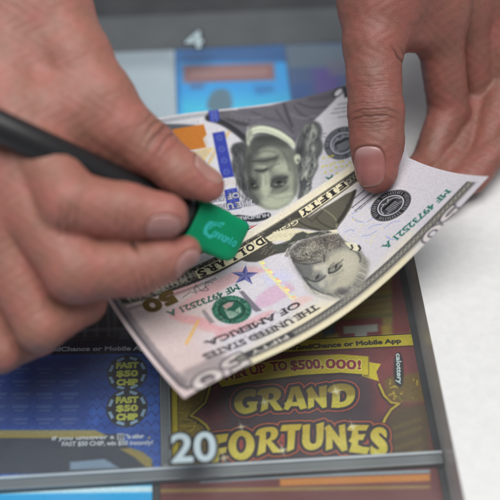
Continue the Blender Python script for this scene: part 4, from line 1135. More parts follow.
# signature, caption, amber stroke
f.text('Secretary of the Treasury.', (208.5, 274.2), (186.4, 284.8), 1.0, rgb(50, 46, 50), .08)
f.stroke([(213, 283), (207, 281.4), (204, 287), (210, 289.4), (203, 291.4), (198, 288), (196, 284), (194, 290), (198, 294), (191, 291.4), (188, 293.6), (183, 297.4)], .35, rgb(70, 58, 66), .2, .85, smooth=2)
f.stroke([(194, 290), (200, 291.6), (205, 288), (209, 284.4)], .3, rgb(70, 58, 66), .2, .8, smooth=2)
P_([(197.6, 319.4), (199.8, 320.4), (187.4, 345), (184.8, 344.6), (185, 342.6)], rgb(204, 162, 88), .3, .85)
# note text beside the seal, partly under the thumb
for k, (a_, b_) in enumerate((((352, 207.6), (371, 192.6)), ((355, 211), (379, 191)), ((346, 205), (364, 190.5)), ((360, 209), (384, 188.4)))):
    A_, B_ = f.to_uv(*a_), f.to_uv(*b_); t = 0
    while t < 1:
        w_ = rng.uniform(.06, .2)
        f.stroke([A_ + (B_ - A_) * t, A_ + (B_ - A_) * min(t + w_, 1)], .55, rgb(58, 58, 64), .2, (.85, .8, .85, .6)[k], px=False); t += w_ + .05
reserve_seal(f, f.to_uv(390.6, 205.4), 8.7, rgb(38, 38, 42), rgb(190, 190, 196), math.pi)
f.loops(f.text_loops('50', (452, 206), (420, 240), 6.0), rgb(74, 72, 78), .3, .9); f.loops(f.text_loops('50', (452, 206), (420, 240), 6.0), rgb(196, 190, 190), .3, .2)
f.c *= (1 + .04 * (rng.rand(f.ny, f.nx) - .5))[..., None]
o50 = f.build('banknote', note_mat, s50, NG)
tag(o50, 'fifty dollar bill with pink stripes and a blue star, upside down on top', 'banknote')

# ------------------------------------------------------------------ hands: one distance field each, meshed with surface nets
def unit(v):
    v = np.asarray(v, float); return v / np.linalg.norm(v)


class Field:
    def __init__(s, lo, hi, h):
        s.lo, s.h = np.array(lo, float), h
        s.n = np.ceil((np.array(hi) - s.lo) / h).astype(int) + 1
        s.F = np.full(s.n, 30.0, np.float32)

    def cone(s, a, b, ra, rb, k=3.0, flat=None, ratio=1.0, flat_b=None):
        """rounded cone from a to b, squashed by ratio along the direction flat, blended over k mm"""
        a, b = np.asarray(a, float), np.asarray(b, float)
        R = max(ra, rb) + 2.5 * k + 3
        i0 = np.maximum(((np.minimum(a, b) - R - s.lo) / s.h).astype(int), 0)
        i1 = np.minimum(((np.maximum(a, b) + R - s.lo) / s.h).astype(int) + 2, s.n)
        if (i1 <= i0).any(): return
        g = [(s.lo[d] + s.h * np.arange(i0[d], i1[d])).astype(np.float32) for d in range(3)]
        X, Y, Z = g[0][:, None, None] - a[0], g[1][None, :, None] - a[1], g[2][None, None, :] - a[2]
        e = b - a; L2 = max(float(e @ e), 1e-9)
        t = np.clip((X * e[0] + Y * e[1] + Z * e[2]) / L2, 0, 1)
        dx, dy, dz = X - t * e[0], Y - t * e[1], Z - t * e[2]
        q = dx * dx + dy * dy + dz * dz
        if flat is not None:
            n = unit(flat)
            w = dx * n[0] + dy * n[1] + dz * n[2]
            q = q + w * w * (1 / ratio ** 2 - 1)
        d = np.sqrt(q) - (ra + t * (rb - ra))
        sl = tuple(slice(i0[d_], i1[d_]) for d_ in range(3))
        F = s.F[sl]
        hk = np.maximum(k - np.abs(F - d), 0) / k
        s.F[sl] = np.minimum(F, d) - hk * hk * k * .25

    def chain(s, pts, k=3.0, flat=None, ratio=1.0):
        for (a, ra), (b, rb) in zip(pts[:-1], pts[1:]):
            s.cone(a, b, ra, rb, k, flat, ratio)

    def at(s, P):
        q = (P - s.lo) / s.h
        q = np.clip(q, 0, np.array(s.n) - 1.001)
        i = q.astype(int); f = q - i
        r = 0
        for dx in (0, 1):
            for dy in (0, 1):
                for dz in (0, 1):
                    w = (f[..., 0] if dx else 1 - f[..., 0]) * (f[..., 1] if dy else 1 - f[..., 1]) * (f[..., 2] if dz else 1 - f[..., 2])
                    r = r + w * s.F[i[..., 0] + dx, i[..., 1] + dy, i[..., 2] + dz]
        return r

    def mesh(s):
        F = s.F; neg = F < 0
        c = np.zeros(tuple(np.array(s.n) - 1), np.int8)
        for dx in (0, 1):
            for dy in (0, 1):
                for dz in (0, 1):
                    c += neg[dx:F.shape[0] - 1 + dx, dy:F.shape[1] - 1 + dy, dz:F.shape[2] - 1 + dz]
        act = (c > 0) & (c < 8)
        I = np.argwhere(act)
        idx = np.full(act.shape, -1, np.int32); idx[act] = np.arange(len(I))
        acc = np.zeros((len(I), 3)); cnt = np.zeros(len(I))
        for ax in range(3):
            o1, o2 = [d for d in range(3) if d != ax]
            for u in (0, 1):
                for v in (0, 1):
                    off = np.zeros(3, int); off[o1], off[o2] = u, v
                    A = I + off; B = A.copy(); B[:, ax] += 1
                    fa, fb = F[tuple(A.T)], F[tuple(B.T)]
                    m = (fa < 0) != (fb < 0)
                    t = fa[m] / (fa[m] - fb[m])
                    p = A[m].astype(float); p[:, ax] += t
                    acc[m] += p; cnt[m] += 1
        V = s.lo + s.h * acc / cnt[:, None]
        quads = []
        for ax in range(3):
            o1, o2 = [(1, 2), (2, 0), (0, 1)][ax]
            sa = [slice(None)] * 3; sb = [slice(None)] * 3
            sa[ax], sb[ax] = slice(0, -1), slice(1, None)
            x = neg[tuple(sa)] != neg[tuple(sb)]
            E = np.argwhere(x)
            E = E[(E[:, o1] > 0) & (E[:, o2] > 0) & (E[:, o1] < act.shape[o1]) & (E[:, o2] < act.shape[o2])]
            first_neg = neg[tuple(E.T)]
            q = []
            for u, v in ((1, 1), (0, 1), (0, 0), (1, 0)):
                c_ = E.copy(); c_[:, o1] -= u; c_[:, o2] -= v
                q.append(idx[tuple(c_.T)])
            q = np.stack(q, 1)
            q[~first_neg] = q[~first_neg][:, ::-1]
            quads.append(q)
        Qd = np.concatenate(quads); Qd = Qd[(Qd >= 0).all(1)]
        return V, Qd


def normals(V, Qd):
    n = np.cross(V[Qd[:, 2]] - V[Qd[:, 0]], V[Qd[:, 3]] - V[Qd[:, 1]])
    N = np.zeros_like(V)
    for k in range(4): np.add.at(N, Qd[:, k], n)
    return N / np.maximum(np.linalg.norm(N, axis=1, keepdims=True), 1e-9)


def relax(V, Qd, it, lam=.5):
    for _ in range(it):
        S = np.zeros_like(V); c = np.zeros(len(V))
        for k in range(4):
            a, b = Qd[:, k], Qd[:, (k + 1) % 4]
            np.add.at(S, a, V[b]); np.add.at(c, a, 1); np.add.at(S, b, V[a]); np.add.at(c, b, 1)
        V = V + lam * (S / np.maximum(c, 1)[:, None] - V)
    return V


def skin_material(name, base, ruddy, dark, sss=0.12):
    m, nt, p = new_mat(name)
    N = nt.nodes.new; Lk = nt.links.new
    tc = N('ShaderNodeTexCoord')

    def noise(scale, detail=4, rough=.55):
        n = N('ShaderNodeTexNoise'); n.inputs['Scale'].default_value = scale; n.inputs['Detail'].default_value = detail
        n.inputs['Roughness'].default_value = rough; Lk(tc.outputs['Object'], n.inputs['Vector']); return n

    def ramp(src, lo, hi):
        r = N('ShaderNodeMapRange'); r.inputs['From Min'].default_value = lo; r.inputs['From Max'].default_value = hi
        Lk(src, r.inputs['Value']); return r.outputs[0]

    def mix(f, a, b):
        x = N('ShaderNodeMix'); x.data_type = 'RGBA'
        if isinstance(f, float): x.inputs[0].default_value = f
        else: Lk(f, x.inputs[0])
        for s_, v in ((6, a), (7, b)):
            if isinstance(v, tuple) or isinstance(v, np.ndarray): x.inputs[s_].default_value = (*[float(c) for c in v], 1)
            else: Lk(v, x.inputs[s_])
        return x.outputs[2]
    tone = N('ShaderNodeAttribute'); tone.attribute_name = 'Tone'
    sep = N('ShaderNodeSeparateColor'); Lk(tone.outputs['Color'], sep.inputs[0])
    big, mid, fine = noise(90, 3), noise(420, 5), noise(1700, 4)
    c = mix(ramp(big.outputs['Fac'], .36, .66), tuple(np.array(base) * np.array([.94, .97, .95])), tuple(.35 * np.array(base) + .65 * np.array(ruddy)))
    c = mix(sep.outputs[0], c, ruddy)                            # blood in finger tips and joints
    c = mix(sep.outputs[1], c, dark)                             # darker tone in the skin folds
    sp = ramp(mid.outputs['Fac'], .58, .76)
    sp2 = N('ShaderNodeMath'); sp2.operation = 'MULTIPLY'; Lk(sp, sp2.inputs[0]); sp2.inputs[1].default_value = .55
    c = mix(sp2.outputs[0], c, tuple(np.array(base) * np.array([.72, .60, .58])))
    f2 = ramp(fine.outputs['Fac'], .35, .65)
    mm = N('ShaderNodeMapRange'); mm.inputs['To Min'].default_value = .88; mm.inputs['To Max'].default_value = 1.1; Lk(f2, mm.inputs['Value'])
    mu = N('ShaderNodeMix'); mu.data_type = 'RGBA'; mu.blend_type = 'MULTIPLY'; mu.inputs[0].default_value = 1
    Lk(c, mu.inputs[6]); Lk(mm.outputs[0], mu.inputs[7])
    Lk(mu.outputs[2], p.inputs['Base Color'])
    p.inputs['Roughness'].default_value = .48; p.inputs['Specular IOR Level'].default_value = .45
    p.inputs['Subsurface Weight'].default_value = sss
    p.inputs['Subsurface Radius'].default_value = (1, .35, .2); p.inputs['Subsurface Scale'].default_value = .0022
    v1 = N('ShaderNodeTexVoronoi'); v1.feature = 'DISTANCE_TO_EDGE'; v1.inputs['Scale'].default_value = 1150
    Lk(tc.outputs['Object'], v1.inputs['Vector'])
    vr0 = ramp(v1.outputs['Distance'], 0, .16)
    pm = N('ShaderNodeMath'); pm.operation = 'MULTIPLY'; Lk(vr0, pm.inputs[0]); Lk(ramp(noise(140, 3).outputs['Fac'], .34, .68), pm.inputs[1]); vr = pm.outputs[0]
    b1 = N('ShaderNodeBump'); b1.inputs['Strength'].default_value = .38; b1.inputs['Distance'].default_value = .0002; Lk(vr, b1.inputs['Height'])
    b2 = N('ShaderNodeBump'); b2.inputs['Strength'].default_value = .2; b2.inputs['Distance'].default_value = .0003; Lk(mid.outputs['Fac'], b2.inputs['Height']); Lk(b1.outputs[0], b2.inputs['Normal'])
    b3 = N('ShaderNodeBump'); b3.inputs['Strength'].default_value = .3; b3.inputs['Distance'].default_value = .0001; Lk(fine.outputs['Fac'], b3.inputs['Height']); Lk(b2.outputs[0], b3.inputs['Normal'])
    Lk(b3.outputs[0], p.inputs['Normal'])
    return m


def nail_material():
    m, nt, p = new_mat('fingernail')
    a = nt.nodes.new('ShaderNodeAttribute'); a.attribute_name = 'Col'
    nt.links.new(a.outputs['Color'], p.inputs['Base Color'])
    tc = nt.nodes.new('ShaderNodeTexCoord'); n = nt.nodes.new('ShaderNodeTexNoise'); n.inputs['Scale'].default_value = 700
    nt.links.new(tc.outputs['Object'], n.inputs['Vector'])
    b = nt.nodes.new('ShaderNodeBump'); b.inputs['Strength'].default_value = .15; b.inputs['Distance'].default_value = .0001
    nt.links.new(n.outputs['Fac'], b.inputs['Height']); nt.links.new(b.outputs[0], p.inputs['Normal'])
    p.inputs['Roughness'].default_value = .30; p.inputs['Specular IOR Level'].default_value = .5
    p.inputs['Subsurface Weight'].default_value = .1; p.inputs['Subsurface Radius'].default_value = (1, .4, .3); p.inputs['Subsurface Scale'].default_value = .001
    return m


class Nail:
    """c: point on the finger axis under the nail's middle; u: towards the tip; n: out of the nail"""

    def __init__(s, c, u, n, hw, hl):
        s.c, s.u = np.asarray(c, float), unit(u)
        n = np.asarray(n, float); s.n = unit(n - (n @ s.u) * s.u); s.v = np.cross(s.n, s.u); s.hw, s.hl = hw, hl

    def rho(s, a, b):
        """1 on the outline: squarer at the root, rounder at the free edge"""
        x, y = np.abs(b) / s.hw, a / s.hl
        e = np.where(y < 0, 3.1, 2.7)
        return (x ** e + np.abs(y) ** e) ** (1 / e)

    def surface(s, F, A, B, lift):
        P = s.c + A[..., None] * s.u + B[..., None] * s.v
        lo, hi = np.zeros(A.shape), np.full(A.shape, 26.0)
        for _ in range(26):                                       # outermost crossing along n
            mid = (lo + hi) / 2
            out = F.at(P + mid[..., None] * s.n) > lift
            hi = np.where(out, mid, hi); lo = np.where(out, lo, mid)
        return P + hi[..., None] * s.n

    def sink(s, V, Nv):
        """displacement of skin round the nail"""
        d = V - s.c
        a, b, o = d @ s.u, d @ s.v, d @ s.n
        m = (o > 0) & (np.abs(a) < s.hl + 7) & (np.abs(b) < s.hw + 5) & ((Nv @ s.n) > -.05)
        r = s.rho(a, b); g = (r - 1) * min(s.hw, s.hl)
        inside = 1 / (1 + np.exp(g / .25))
        rim = np.exp(-((g - .9) / .8) ** 2) * np.clip(1.15 - (a / s.hl - .35) * 1.6, .0, 1)
        return np.where(m, -.55 * inside + .28 * rim, 0), np.where(m, np.exp(-((g - .35) / .45) ** 2) * .5, 0)

    def build(s, F, mat, parent, free=.10, pink=(.52, .30, .27), pale=(.60, .42, .38), edge=(.72, .62, .54)):
        nr, na = 15, 56
        R, T = np.meshgrid(np.linspace(0, 1, nr), np.linspace(0, 2 * math.pi, na, endpoint=False), indexing='ij')
        ca, sa = np.cos(T), np.sin(T)
        e = np.where(ca < 0, 3.1, 2.7)
        k = (np.abs(sa) ** e + np.abs(ca) ** e) ** (-1 / e)
        A, B = R * k * ca * s.hl, R * k * sa * s.hw
        P = s.surface(F, A, B, 0.0)
        lift = .16 - .42 * np.clip((R - .86) / .14, 0, 1) ** 2 * np.where(ca > .55, .25, 1)
        P = P + lift[..., None] * s.n
        skirt = P[-1] - 1.1 * s.n
        V = np.concatenate([P.reshape(-1, 3), skirt])
        i = np.arange((nr + 1) * na).reshape(nr + 1, na)
        q = np.stack([i[:-1], i[1:], np.roll(i, -1, 1)[1:], np.roll(i, -1, 1)[:-1]], -1).reshape(-1, 4)
        y = np.concatenate([(A / s.hl).ravel(), (A / s.hl)[-1]]); x = np.concatenate([(B / s.hw).ravel(), (B / s.hw)[-1]])
        lun = 1 / (1 + np.exp((y + .56 + .30 * x * x + .08 * np.sin(x * 2 + 1)) / .09)); fre = 1 / (1 + np.exp(-(y - (1 - free * 2) - .12 + .42 * x * x) / .045))
        c = np.array(pink) * (1 - lun[:, None]) + np.array(pale) * lun[:, None]
        c *= (1 + .018 * np.sin(x * 29 + 3.3 * np.sin(x * 5)) + .02 * np.sin(x * 7 + y * 2))[:, None]
        c = c * (1 - fre[:, None]) + np.array(edge) * fre[:, None]
        me = np_mesh('fingernail', V, q)
        set_colours(me, np.clip(c, 0, 1))
        return link('fingernail', me, mat, parent)


def build_hand(name, F, mat, creases, nails, reds, nail_mat, label, nail_tones):
    V, Qd = F.mesh()
    lab = np.arange(len(V))                                       # keep the one connected surface
    while True:
        m = lab[Qd].min(1); new = lab.copy()
        for k in range(4): np.minimum.at(new, Qd[:, k], m)
        new = new[new]
        if (new == lab).all(): break
        lab = new
    print(name, 'pieces', np.sort(np.bincount(lab))[::-1][:4])
    keep = lab == np.bincount(lab).argmax()
    Qd = Qd[keep[Qd[:, 0]]]; ren = np.cumsum(keep) - 1; V = V[keep]; Qd = ren[Qd]
    V = relax(V, Qd, 2, .5)
    Nv = normals(V, Qd)
    disp = np.zeros(len(V)); fold = np.zeros(len(V)); red = np.zeros(len(V))
    nz = np.sin(V[:, 0] * .9 + 1.7 * np.sin(V[:, 1] * .6)) * np.cos(V[:, 2] * .8 + V[:, 1] * .5)
    for c, ax, n, reach, depth, width in creases:                 # folds across a finger: centre, along, facing, half length, depth, half width
        c, ax, n = np.asarray(c, float), unit(ax), np.asarray(n, float)
        n = unit(n - (n @ ax) * ax); s_ = np.cross(n, ax)
        d = V - c; a, b = d @ ax, d @ s_
        wob = .28 * np.sin(b * .5 + c[0]) + .14 * np.sin(b * 1.2 + c[1] * 3) + .010 * b * b * (1 if depth > .3 else -.4)
        w = np.exp(-((a - wob) / width) ** 2) * np.exp(-(b / reach) ** 4) * np.clip((Nv @ n) * 1.6 - .1, 0, 1)
        w = w * (np.abs(a) < 6) * np.clip((19 - np.linalg.norm(d, axis=1)) / 4, 0, 1)
        disp -= depth * w; fold = np.maximum(fold, w * min(1, depth * 1.5))
    for nl in nails:
        s_, f_ = nl.sink(V, Nv); disp += s_; fold = np.maximum(fold, f_ * .6)
    for c, r, amt in reds:
        red = np.maximum(red, amt * np.exp(-np.sum((V - np.asarray(c)) ** 2, 1) / r ** 2))
    disp += .10 * nz
    V = V + disp[:, None] * Nv
    root = empty(name, V.min(0) * [0, 0, 1] + V.mean(0) * [1, 1, 0])
    me = np_mesh('skin', V, Qd)
    at = me.color_attributes.new('Tone', 'FLOAT_COLOR', 'POINT')
    a = np.ones((len(V), 4), np.float32); a[:, 0] = red; a[:, 1] = fold; a[:, 2] = 0
    at.data.foreach_set('color', a.ravel())
    link('skin', me, mat, root)
    for nl, tn in zip(nails, nail_tones):
        nl.build(F, nail_mat, root, **tn)
    return tag(root, label, 'hand', 'hands of the cashier')


CAMV = np.array([0, -C5, S5])                                     # from the scene towards the camera
UPV = np.array([0, S5, C5])                                       # up in the photograph
RTV = np.array([1., 0, 0])
nailm = nail_material()

# ---------------------------------------------- hand pressing the notes with its thumb
skin_r = skin_material('skin_pressing_hand', (.226, .094, .070), (.292, .092, .078), (.070, .025, .020))
Hh = .55
# thumb
t_tip, t_mid, t_ip, t_pr, t_mcp, t_base = Q(376.5, 169.5, 518), Q(377, 142, 519), Q(376, 112, 520), Q(373.6, 78, 522), Q(373.6, 45, 524), Q(379, 2, 528)
t_cmc, wrist_r, fore_r = Q(410, -55, 530), Q(455, -130, 522), Q(540, -300, 500)
allp = [t_tip, wrist_r, fore_r, Q(530, 60, 575), Q(340, 60, 520)]
lo = np.min([Q(335, 205, 545), Q(335, -190, 520), Q(335, 20, 500), Q(335, 205, 500)], 0) - 3
hi = np.max([Q(560, -190, 480), Q(560, 60, 600), Q(560, -190, 560), Q(560, 200, 500)], 0) + 3
lo[2], hi[2] = 18, 215
FR = Field(lo, hi, .58)
nT = unit(CAMV - .26 * RTV)                                       # the thumb shows its back, turned a little to the left
FR.chain([(t_tip, 10.0), (t_mid, 11.6), (t_ip, 12.2), (t_pr, 11.9), (t_mcp, 13.6), (t_base, 18.5), (t_cmc, 23)], 5, nT, .84)
FR.cone(t_tip + 3.0 * unit(t_tip - t_mid), t_mid, 7.6, 10.5, 3, nT, .84)
for (m, rm), (p, rp), (d, rd), (t, rt), (c, rc) in (
        ((Q(438, 22, 545), 11.5), (Q(449, 112, 560), 10.2), (Q(428, 165, 553), 8.6), (Q(404, 181, 541), 7.6), (Q(445, -112, 528), 13)),
        ((Q(464, 8, 556), 11.5), (Q(478, 100, 575), 10.2), (Q(452, 168, 553), 8.8), (Q(420, 200, 541), 7.8), (Q(456, -112, 532), 13)),
        ((Q(488, -5, 562), 11), (Q(503, 85, 572), 9.6), (Q(482, 160, 553), 8.4), (Q(448, 195, 541), 7.4), (Q(466, -112, 536), 13)),
        ((Q(508, -26, 562), 10), (Q(527, 62, 570), 8.4), (Q(508, 135, 556), 7.4), (Q(474, 180, 545), 6.6), (Q(476, -112, 540), 12))):
    FR.chain([(m, rm), (p, rp), (d, rd), (t, rt)], 2.0)
    FR.cone(c, m, rc, rm, 9)
FR.cone(t_base, Q(440, 5, 540), 14, 12, 10)
FR.cone(t_mcp + 4 * UPV, Q(430, 32, 545), 9, 9, 7)
FR.chain([(t_cmc, 23), (wrist_r, 27), (fore_r, 34)], 14)
FR.cone(wrist_r, Q(470, -110, 535), 24, 20, 12)
ax = unit(t_tip - t_ip)
cr = []
for k, (py, dep, w_) in enumerate(((120, .55, .42), (113.5, .42, .40), (107, .30, .38), (127, .30, .38), (131.5, .22, .34), (101, .26, .36), (96, .2, .34), (135, .16, .3), (116.8, .24, .3), (110, .2, .3), (123.6, .2, .28), (90, .16, .34), (104, .2, .3), (98.5, .16, .3), (93, .16, .3), (129.4, .2, .28), (118.6, .2, .28), (86, .14, .3), (80, .12, .3), (72, .12, .3))):
    cr.append((Q(376, py, 520), ax, nT, 10.5 if k < 3 else 7.5 + (k % 3), dep, w_))
cr.append((Q(394, 58, 524), unit(UPV + .9 * RTV), unit(CAMV + .4 * RTV), 7, .5, .55))
cr.append((Q(398, 52, 524), unit(UPV + .7 * RTV), unit(CAMV + .6 * RTV), 5, .3, .5))
nl = Nail(Q(371.8, 168.8, 518.4), ax, unit(CAMV - .34 * RTV + .12 * UPV), 7.7, 8.9)
hand_r = build_hand('hand', FR, skin_r, cr, [nl], [(t_tip, 11, .85), (t_ip, 9, .35), (Q(400, 20, 520), 20, .4)], nailm,
                    'right hand in the photo, pressing its thumb flat on both banknotes',
                    [dict(free=.045, pink=(.300, .118, .112), pale=(.43, .26, .26), edge=(.47, .33, .24))])

# ---------------------------------------------- hand pinching the marker
skin_l = skin_material('skin_marker_hand', (.312, .139, .103), (.392, .134, .115), (.105, .040, .031))
lo = np.min([Q(-70, 350, 485), Q(-70, -200, 500), Q(-70, 350, 425), Q(-70, -150, 420)], 0) - 3
hi = np.max([Q(232, 150, 500), Q(232, -200, 460), Q(232, 60, 520)], 0) + 3
lo[2], hi[2] = 26, 215
FL_ = Field(lo, hi, .7)
a_tip, a_dm, a_ip, a_pr, a_mcp, a_mc, a_cmc = Q(207, 185, 471), Q(179, 172, 469.5), Q(148, 147.5, 468.5), Q(122, 124.5, 466), Q(100, 97, 466), Q(72, 57, 470), Q(36, 2, 478)
nA = unit(.55 * UPV + .30 * RTV + .62 * CAMV)
FL_.chain([(a_tip, 7.5), (a_dm, 9.3), (a_ip, 11.2), (a_pr, 11.3), (a_mcp, 12.6), (a_mc, 16), (a_cmc, 20)], 6, nA, .92)
i_tip, i_dip, i_pip, i_mcp = Q(165.5, 215.5, 452), Q(125, 211.5, 450), Q(70, 204, 446), Q(10, 112, 462)
nI = unit(-.55 * UPV + .05 * RTV + .80 * CAMV)
FL_.chain([(i_tip, 9.1), (i_dip, 11.5), (i_pip, 12.9), (i_mcp, 14)], 2.6, nI, .95)
m_tip, m_tm, m_dip, m_pip, m_mcp = Q(184.5, 251.5, 461), Q(162, 260, 459), Q(137, 268, 457), Q(76, 271, 450), Q(-2, 165, 456)
nM = unit(-.62 * UPV + .30 * RTV + .70 * CAMV)
FL_.chain([(m_tip, 6.8), (m_tm, 9.7), (m_dip, 11.5), (m_pip, 13.2), (m_mcp, 14)], 2.2, nM, .95)
FL_.chain([(Q(93, 279, 474), 7.4), (Q(84, 302, 469), 9.2), (Q(40, 326, 456), 10.6), (Q(-16, 215, 456), 13)], 2.0)
FL_.chain([(Q(60, 316, 480), 6.4), (Q(40, 336, 474), 8), (Q(0, 350, 462), 9.4), (Q(-32, 262, 462), 12)], 2.0)
wr = Q(0, -75, 486)
for m, rm, c in ((i_mcp, 14, Q(18, -60, 484)), (m_mcp, 14, Q(5, -60, 482)), (Q(-16, 215, 456), 13, Q(-8, -60, 482)), (Q(-32, 262, 462), 12, Q(-20, -58, 486))):
    FL_.cone(c, m, 16, rm, 10)
FL_.cone(a_pr - 4 * RTV, Q(24, 122, 462), 8.5, 10, 8)
FL_.cone(Q(108, 130, 468), Q(60, 112, 465), 10, 12, 8)
FL_.cone(Q(114, 148, 472), Q(66, 146, 470), 9, 11, 6)
FL_.cone(Q(132, 156, 473), Q(96, 142, 471), 7.5, 9, 6)
FL_.cone(a_mcp, i_mcp, 10, 12, 10)
FL_.chain([(a_cmc, 20), (wr, 26), (Q(-70, -260, 480), 34)], 14)
FL_.cone(Q(40, 40, 482), Q(-20, 140, 480), 15, 15, 10)
cr = []
axA = unit(a_dm - a_ip)
for off, dep, w_ in ((0, .75, .6), (4.2, .55, .5), (-3.6, .5, .5), (-7, .3, .45), (8, .25, .4), (2, .3, .4)):
    cr.append((a_ip + off * axA, axA, nA, 9, dep, w_))
axI = unit(i_tip - i_dip)
for off, dep in ((0, .35), (2.8, .25), (-2.6, .25)): cr.append((i_dip + off * axI, axI, nI, 8, dep, .5))
for off, dep in ((0, .5), (3, .35), (-3, .35)): cr.append((i_pip + off * axI, axI, nI, 8, dep, .6))
axM = unit(m_tm - m_dip)
cr.append((m_dip + 1.0 * axM, axM, unit(UPV + .5 * CAMV), 6, 1.3, 1.1))
for off, dep in ((0, .4), (3, .3), (-3, .3)): cr.append((m_dip + off * axM, axM, nM, 8, dep, .5))
nls = [Nail(Q(203, 180.5, 471), unit(a_tip - a_dm), unit(.85 * UPV + .45 * RTV + .42 * CAMV), 6.2, 7.2),
       Nail(Q(163.5, 219, 452), axI, unit(-.62 * UPV + .10 * RTV + .80 * CAMV), 6.4, 6.6),
       Nail(Q(182, 254, 461), unit(m_tip - m_tm), unit(-.70 * UPV + .62 * RTV + .55 * CAMV), 5.6, 6.2)]
hand_l = build_hand('hand', FL_, skin_l, cr, nls, [(a_tip, 11, .8), (i_tip, 12, .8), (m_tip, 12, .8), (a_ip, 9, .3), (m_dip, 10, .4)], nailm,
                    'left hand in the photo, pinching a black marker between thumb and two fingers',
                    [dict(free=.06, pink=(.36, .185, .16), pale=(.38, .21, .185), edge=(.44, .29, .25)), dict(free=.05, pink=(.36, .185, .172), pale=(.37, .19, .178), edge=(.40, .25, .23)), dict(free=.05, pink=(.36, .185, .172), pale=(.37, .19, .178), edge=(.40, .25, .23))])

# ------------------------------------------------------------------ the marker
def gloss(name, c, rough, noise=.05):
    m = plain(name, c, rough, noise, 120, 0, .05)
    return m


green = plain('green_plastic', (.001, .285, .125), .5, .05, 120, 0, .05, .22)
black = gloss('black_plastic', (.012, .012, .014), .38)
teal = plain('teal_ink', (.03, .52, .47), .4, .08, 300)
m_front, m_seam, m_back = Q(244, 245.5, 500), Q(190.5, 219.5, 484), Q(2, 122, 436)
dirm = unit(m_front - m_seam)
m_back = m_seam - dirm * 112
side = unit(np.cross(dirm, CAMV)); face = unit(np.cross(side, dirm))    # face looks to the camera
if side @ UPV < 0: side = -side


def loft(name, secs, mat, parent, n=40, power=4.0):
    """superellipse sections: (centre, half width, half height, power)"""
    V = []
    th = np.linspace(0, 2 * math.pi, n, endpoint=False)
    for c, a, b, pw in secs:
        k = (np.abs(np.cos(th)) ** pw + np.abs(np.sin(th)) ** pw) ** (-1 / pw)
        V.append(c + (a * k * np.cos(th))[:, None] * side + (b * k * np.sin(th))[:, None] * face)
    m = len(V)
    V = np.concatenate(V + [secs[0][0][None], secs[-1][0][None]])
    i = np.arange(m * n).reshape(m, n)
    q = np.stack([i[:-1], np.roll(i, -1, 1)[:-1], np.roll(i, -1, 1)[1:], i[1:]], -1).reshape(-1, 4)
    t = [(m * n, (j + 1) % n, j) for j in range(n)] + [(m * n + 1, (m - 1) * n + j, (m - 1) * n + (j + 1) % n) for j in range(n)]
    me = np_mesh(name, V, q, t)
    return link(name, me, mat, parent)


mk = tag(empty('marker', m_seam), 'black marker with a chunky green cap, held against the fifty', 'marker')
S_ = lambda d: m_seam + dirm * d
loft('barrel', [(S_(-112), 5.2, 5.2, 2), (S_(-111), 6.2, 6.2, 2), (S_(-60), 7.2, 7.2, 2), (S_(-14), 7.4, 7.2, 2), (S_(-9), 7.6, 7.2, 2.2), (S_(-7.5), 8.6, 7.4, 2.6), (S_(-2), 8.8, 7.4, 2.8)], black, mk)
cp = loft('cap', [(S_(-2.4), 9.4, 7.5, 4), (S_(-1.8), 10.1, 7.9, 5.5), (S_(6), 10.2, 7.9, 7), (S_(19.5), 9.9, 7.6, 8), (S_(22.4) + .2 * side, 9.6, 7.3, 8), (S_(24.2) + .7 * side, 8.7, 6.6, 8), (S_(24.9) + .9 * side, 8.2, 6.1, 7), (S_(25.1) + .9 * side, 7.6, 5.6, 7)], green, mk, 64)
for s_ in (-1, 1):                                                # grip ridge moulded on each flank
    for k in range(3):
        c = S_(5 + k * 4.6) + side * s_ * 9.95
        loft('grip_rib', [(c - dirm * .9, .05, 3.4, 2.4), (c - dirm * .5, .5, 3.8, 2.4), (c + dirm * .5, .5, 3.8, 2.4), (c + dirm * .9, .05, 3.4, 2.4)], green, cp, 16)


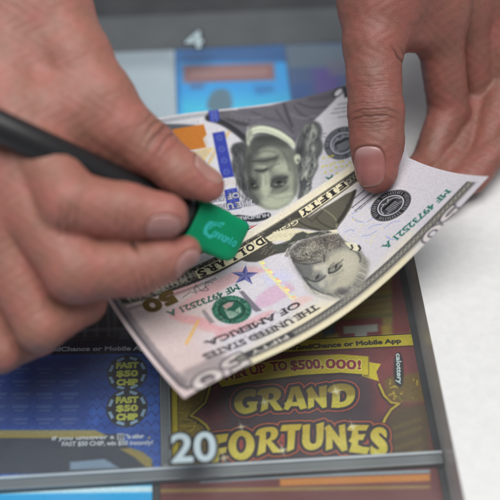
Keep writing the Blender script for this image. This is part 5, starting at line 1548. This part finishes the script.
def ribbon(name, paths, mat, parent, lift):
    V, q = [], []
    for pts, w in paths:
        P = np.array(pts, float)
        for _ in range(3):
            a, b = P[:-1], P[1:]
            P = np.concatenate([P[:1], np.stack([.75 * a + .25 * b, .25 * a + .75 * b], 1).reshape(-1, 2), P[-1:]])
        T = np.gradient(P, axis=0); T /= np.maximum(np.linalg.norm(T, axis=1, keepdims=True), 1e-9)
        Nn = np.stack([-T[:, 1], T[:, 0]], 1)
        base = len(V)
        for p_, n_, t in zip(P, Nn, np.linspace(0, 1, len(P))):
            ww = w * 1.15 * (.45 + .55 * math.sin(math.pi * min(1, max(0, .12 + .8 * t))) ** .5) / 2
            for sg in (-1, 1):
                u, v = p_ + sg * n_ * ww
                V.append(S_(u) + side * v + face * (lift - .018 * abs(v) ** 1.6))
        for k in range(len(P) - 1): q.append((base + 2 * k, base + 2 * k + 1, base + 2 * k + 3, base + 2 * k + 2))
    return link(name, np_mesh(name, np.array(V), np.array(q)), mat, parent)


# light green script mark: a large open C with an underlined word
paths = [([(9.2, 6.4), (7.6, 7.2), (4.6, 6.4), (2.4, 3.6), (2.6, .6), (4.8, -.6), (6.8, .2)], 1.5),
         ([(8.6, 5.0), (6.6, 5.4), (4.6, 4.2), (4.0, 2.2)], .6)]
x = 6.4
for k, (hgt, kind) in enumerate(((2.2, 'a'), (2.2, 'n'), (2.2, 'n'), (2.2, 'o'), (2.2, 'n'), (3.2, 'l'), (2.2, 'e'))):
    b = .3
    if kind == 'a' or kind == 'o' or kind == 'e':
        paths.append(([(x + 1.3, b + hgt), (x + .3, b + hgt), (x, b + hgt * .5), (x + .3, b), (x + 1.2, b), (x + 1.4, b + hgt * .6), (x + 1.2, b + hgt)], .5))
    elif kind == 'n':
        paths.append(([(x, b), (x + .1, b + hgt), (x + .9, b + hgt), (x + 1.2, b + hgt * .7), (x + 1.25, b)], .5))
    else:
        paths.append(([(x + .5, b + hgt), (x + .5, b + .3), (x + 1.0, b)], .5))
    x += 1.75
zf = ribbon('logo', [([(u * 1.06 + 1.6, (v - 2.5) * 1.08) for u, v in q_], w_ * 1.1) for q_, w_ in paths], teal, cp, 8.02)
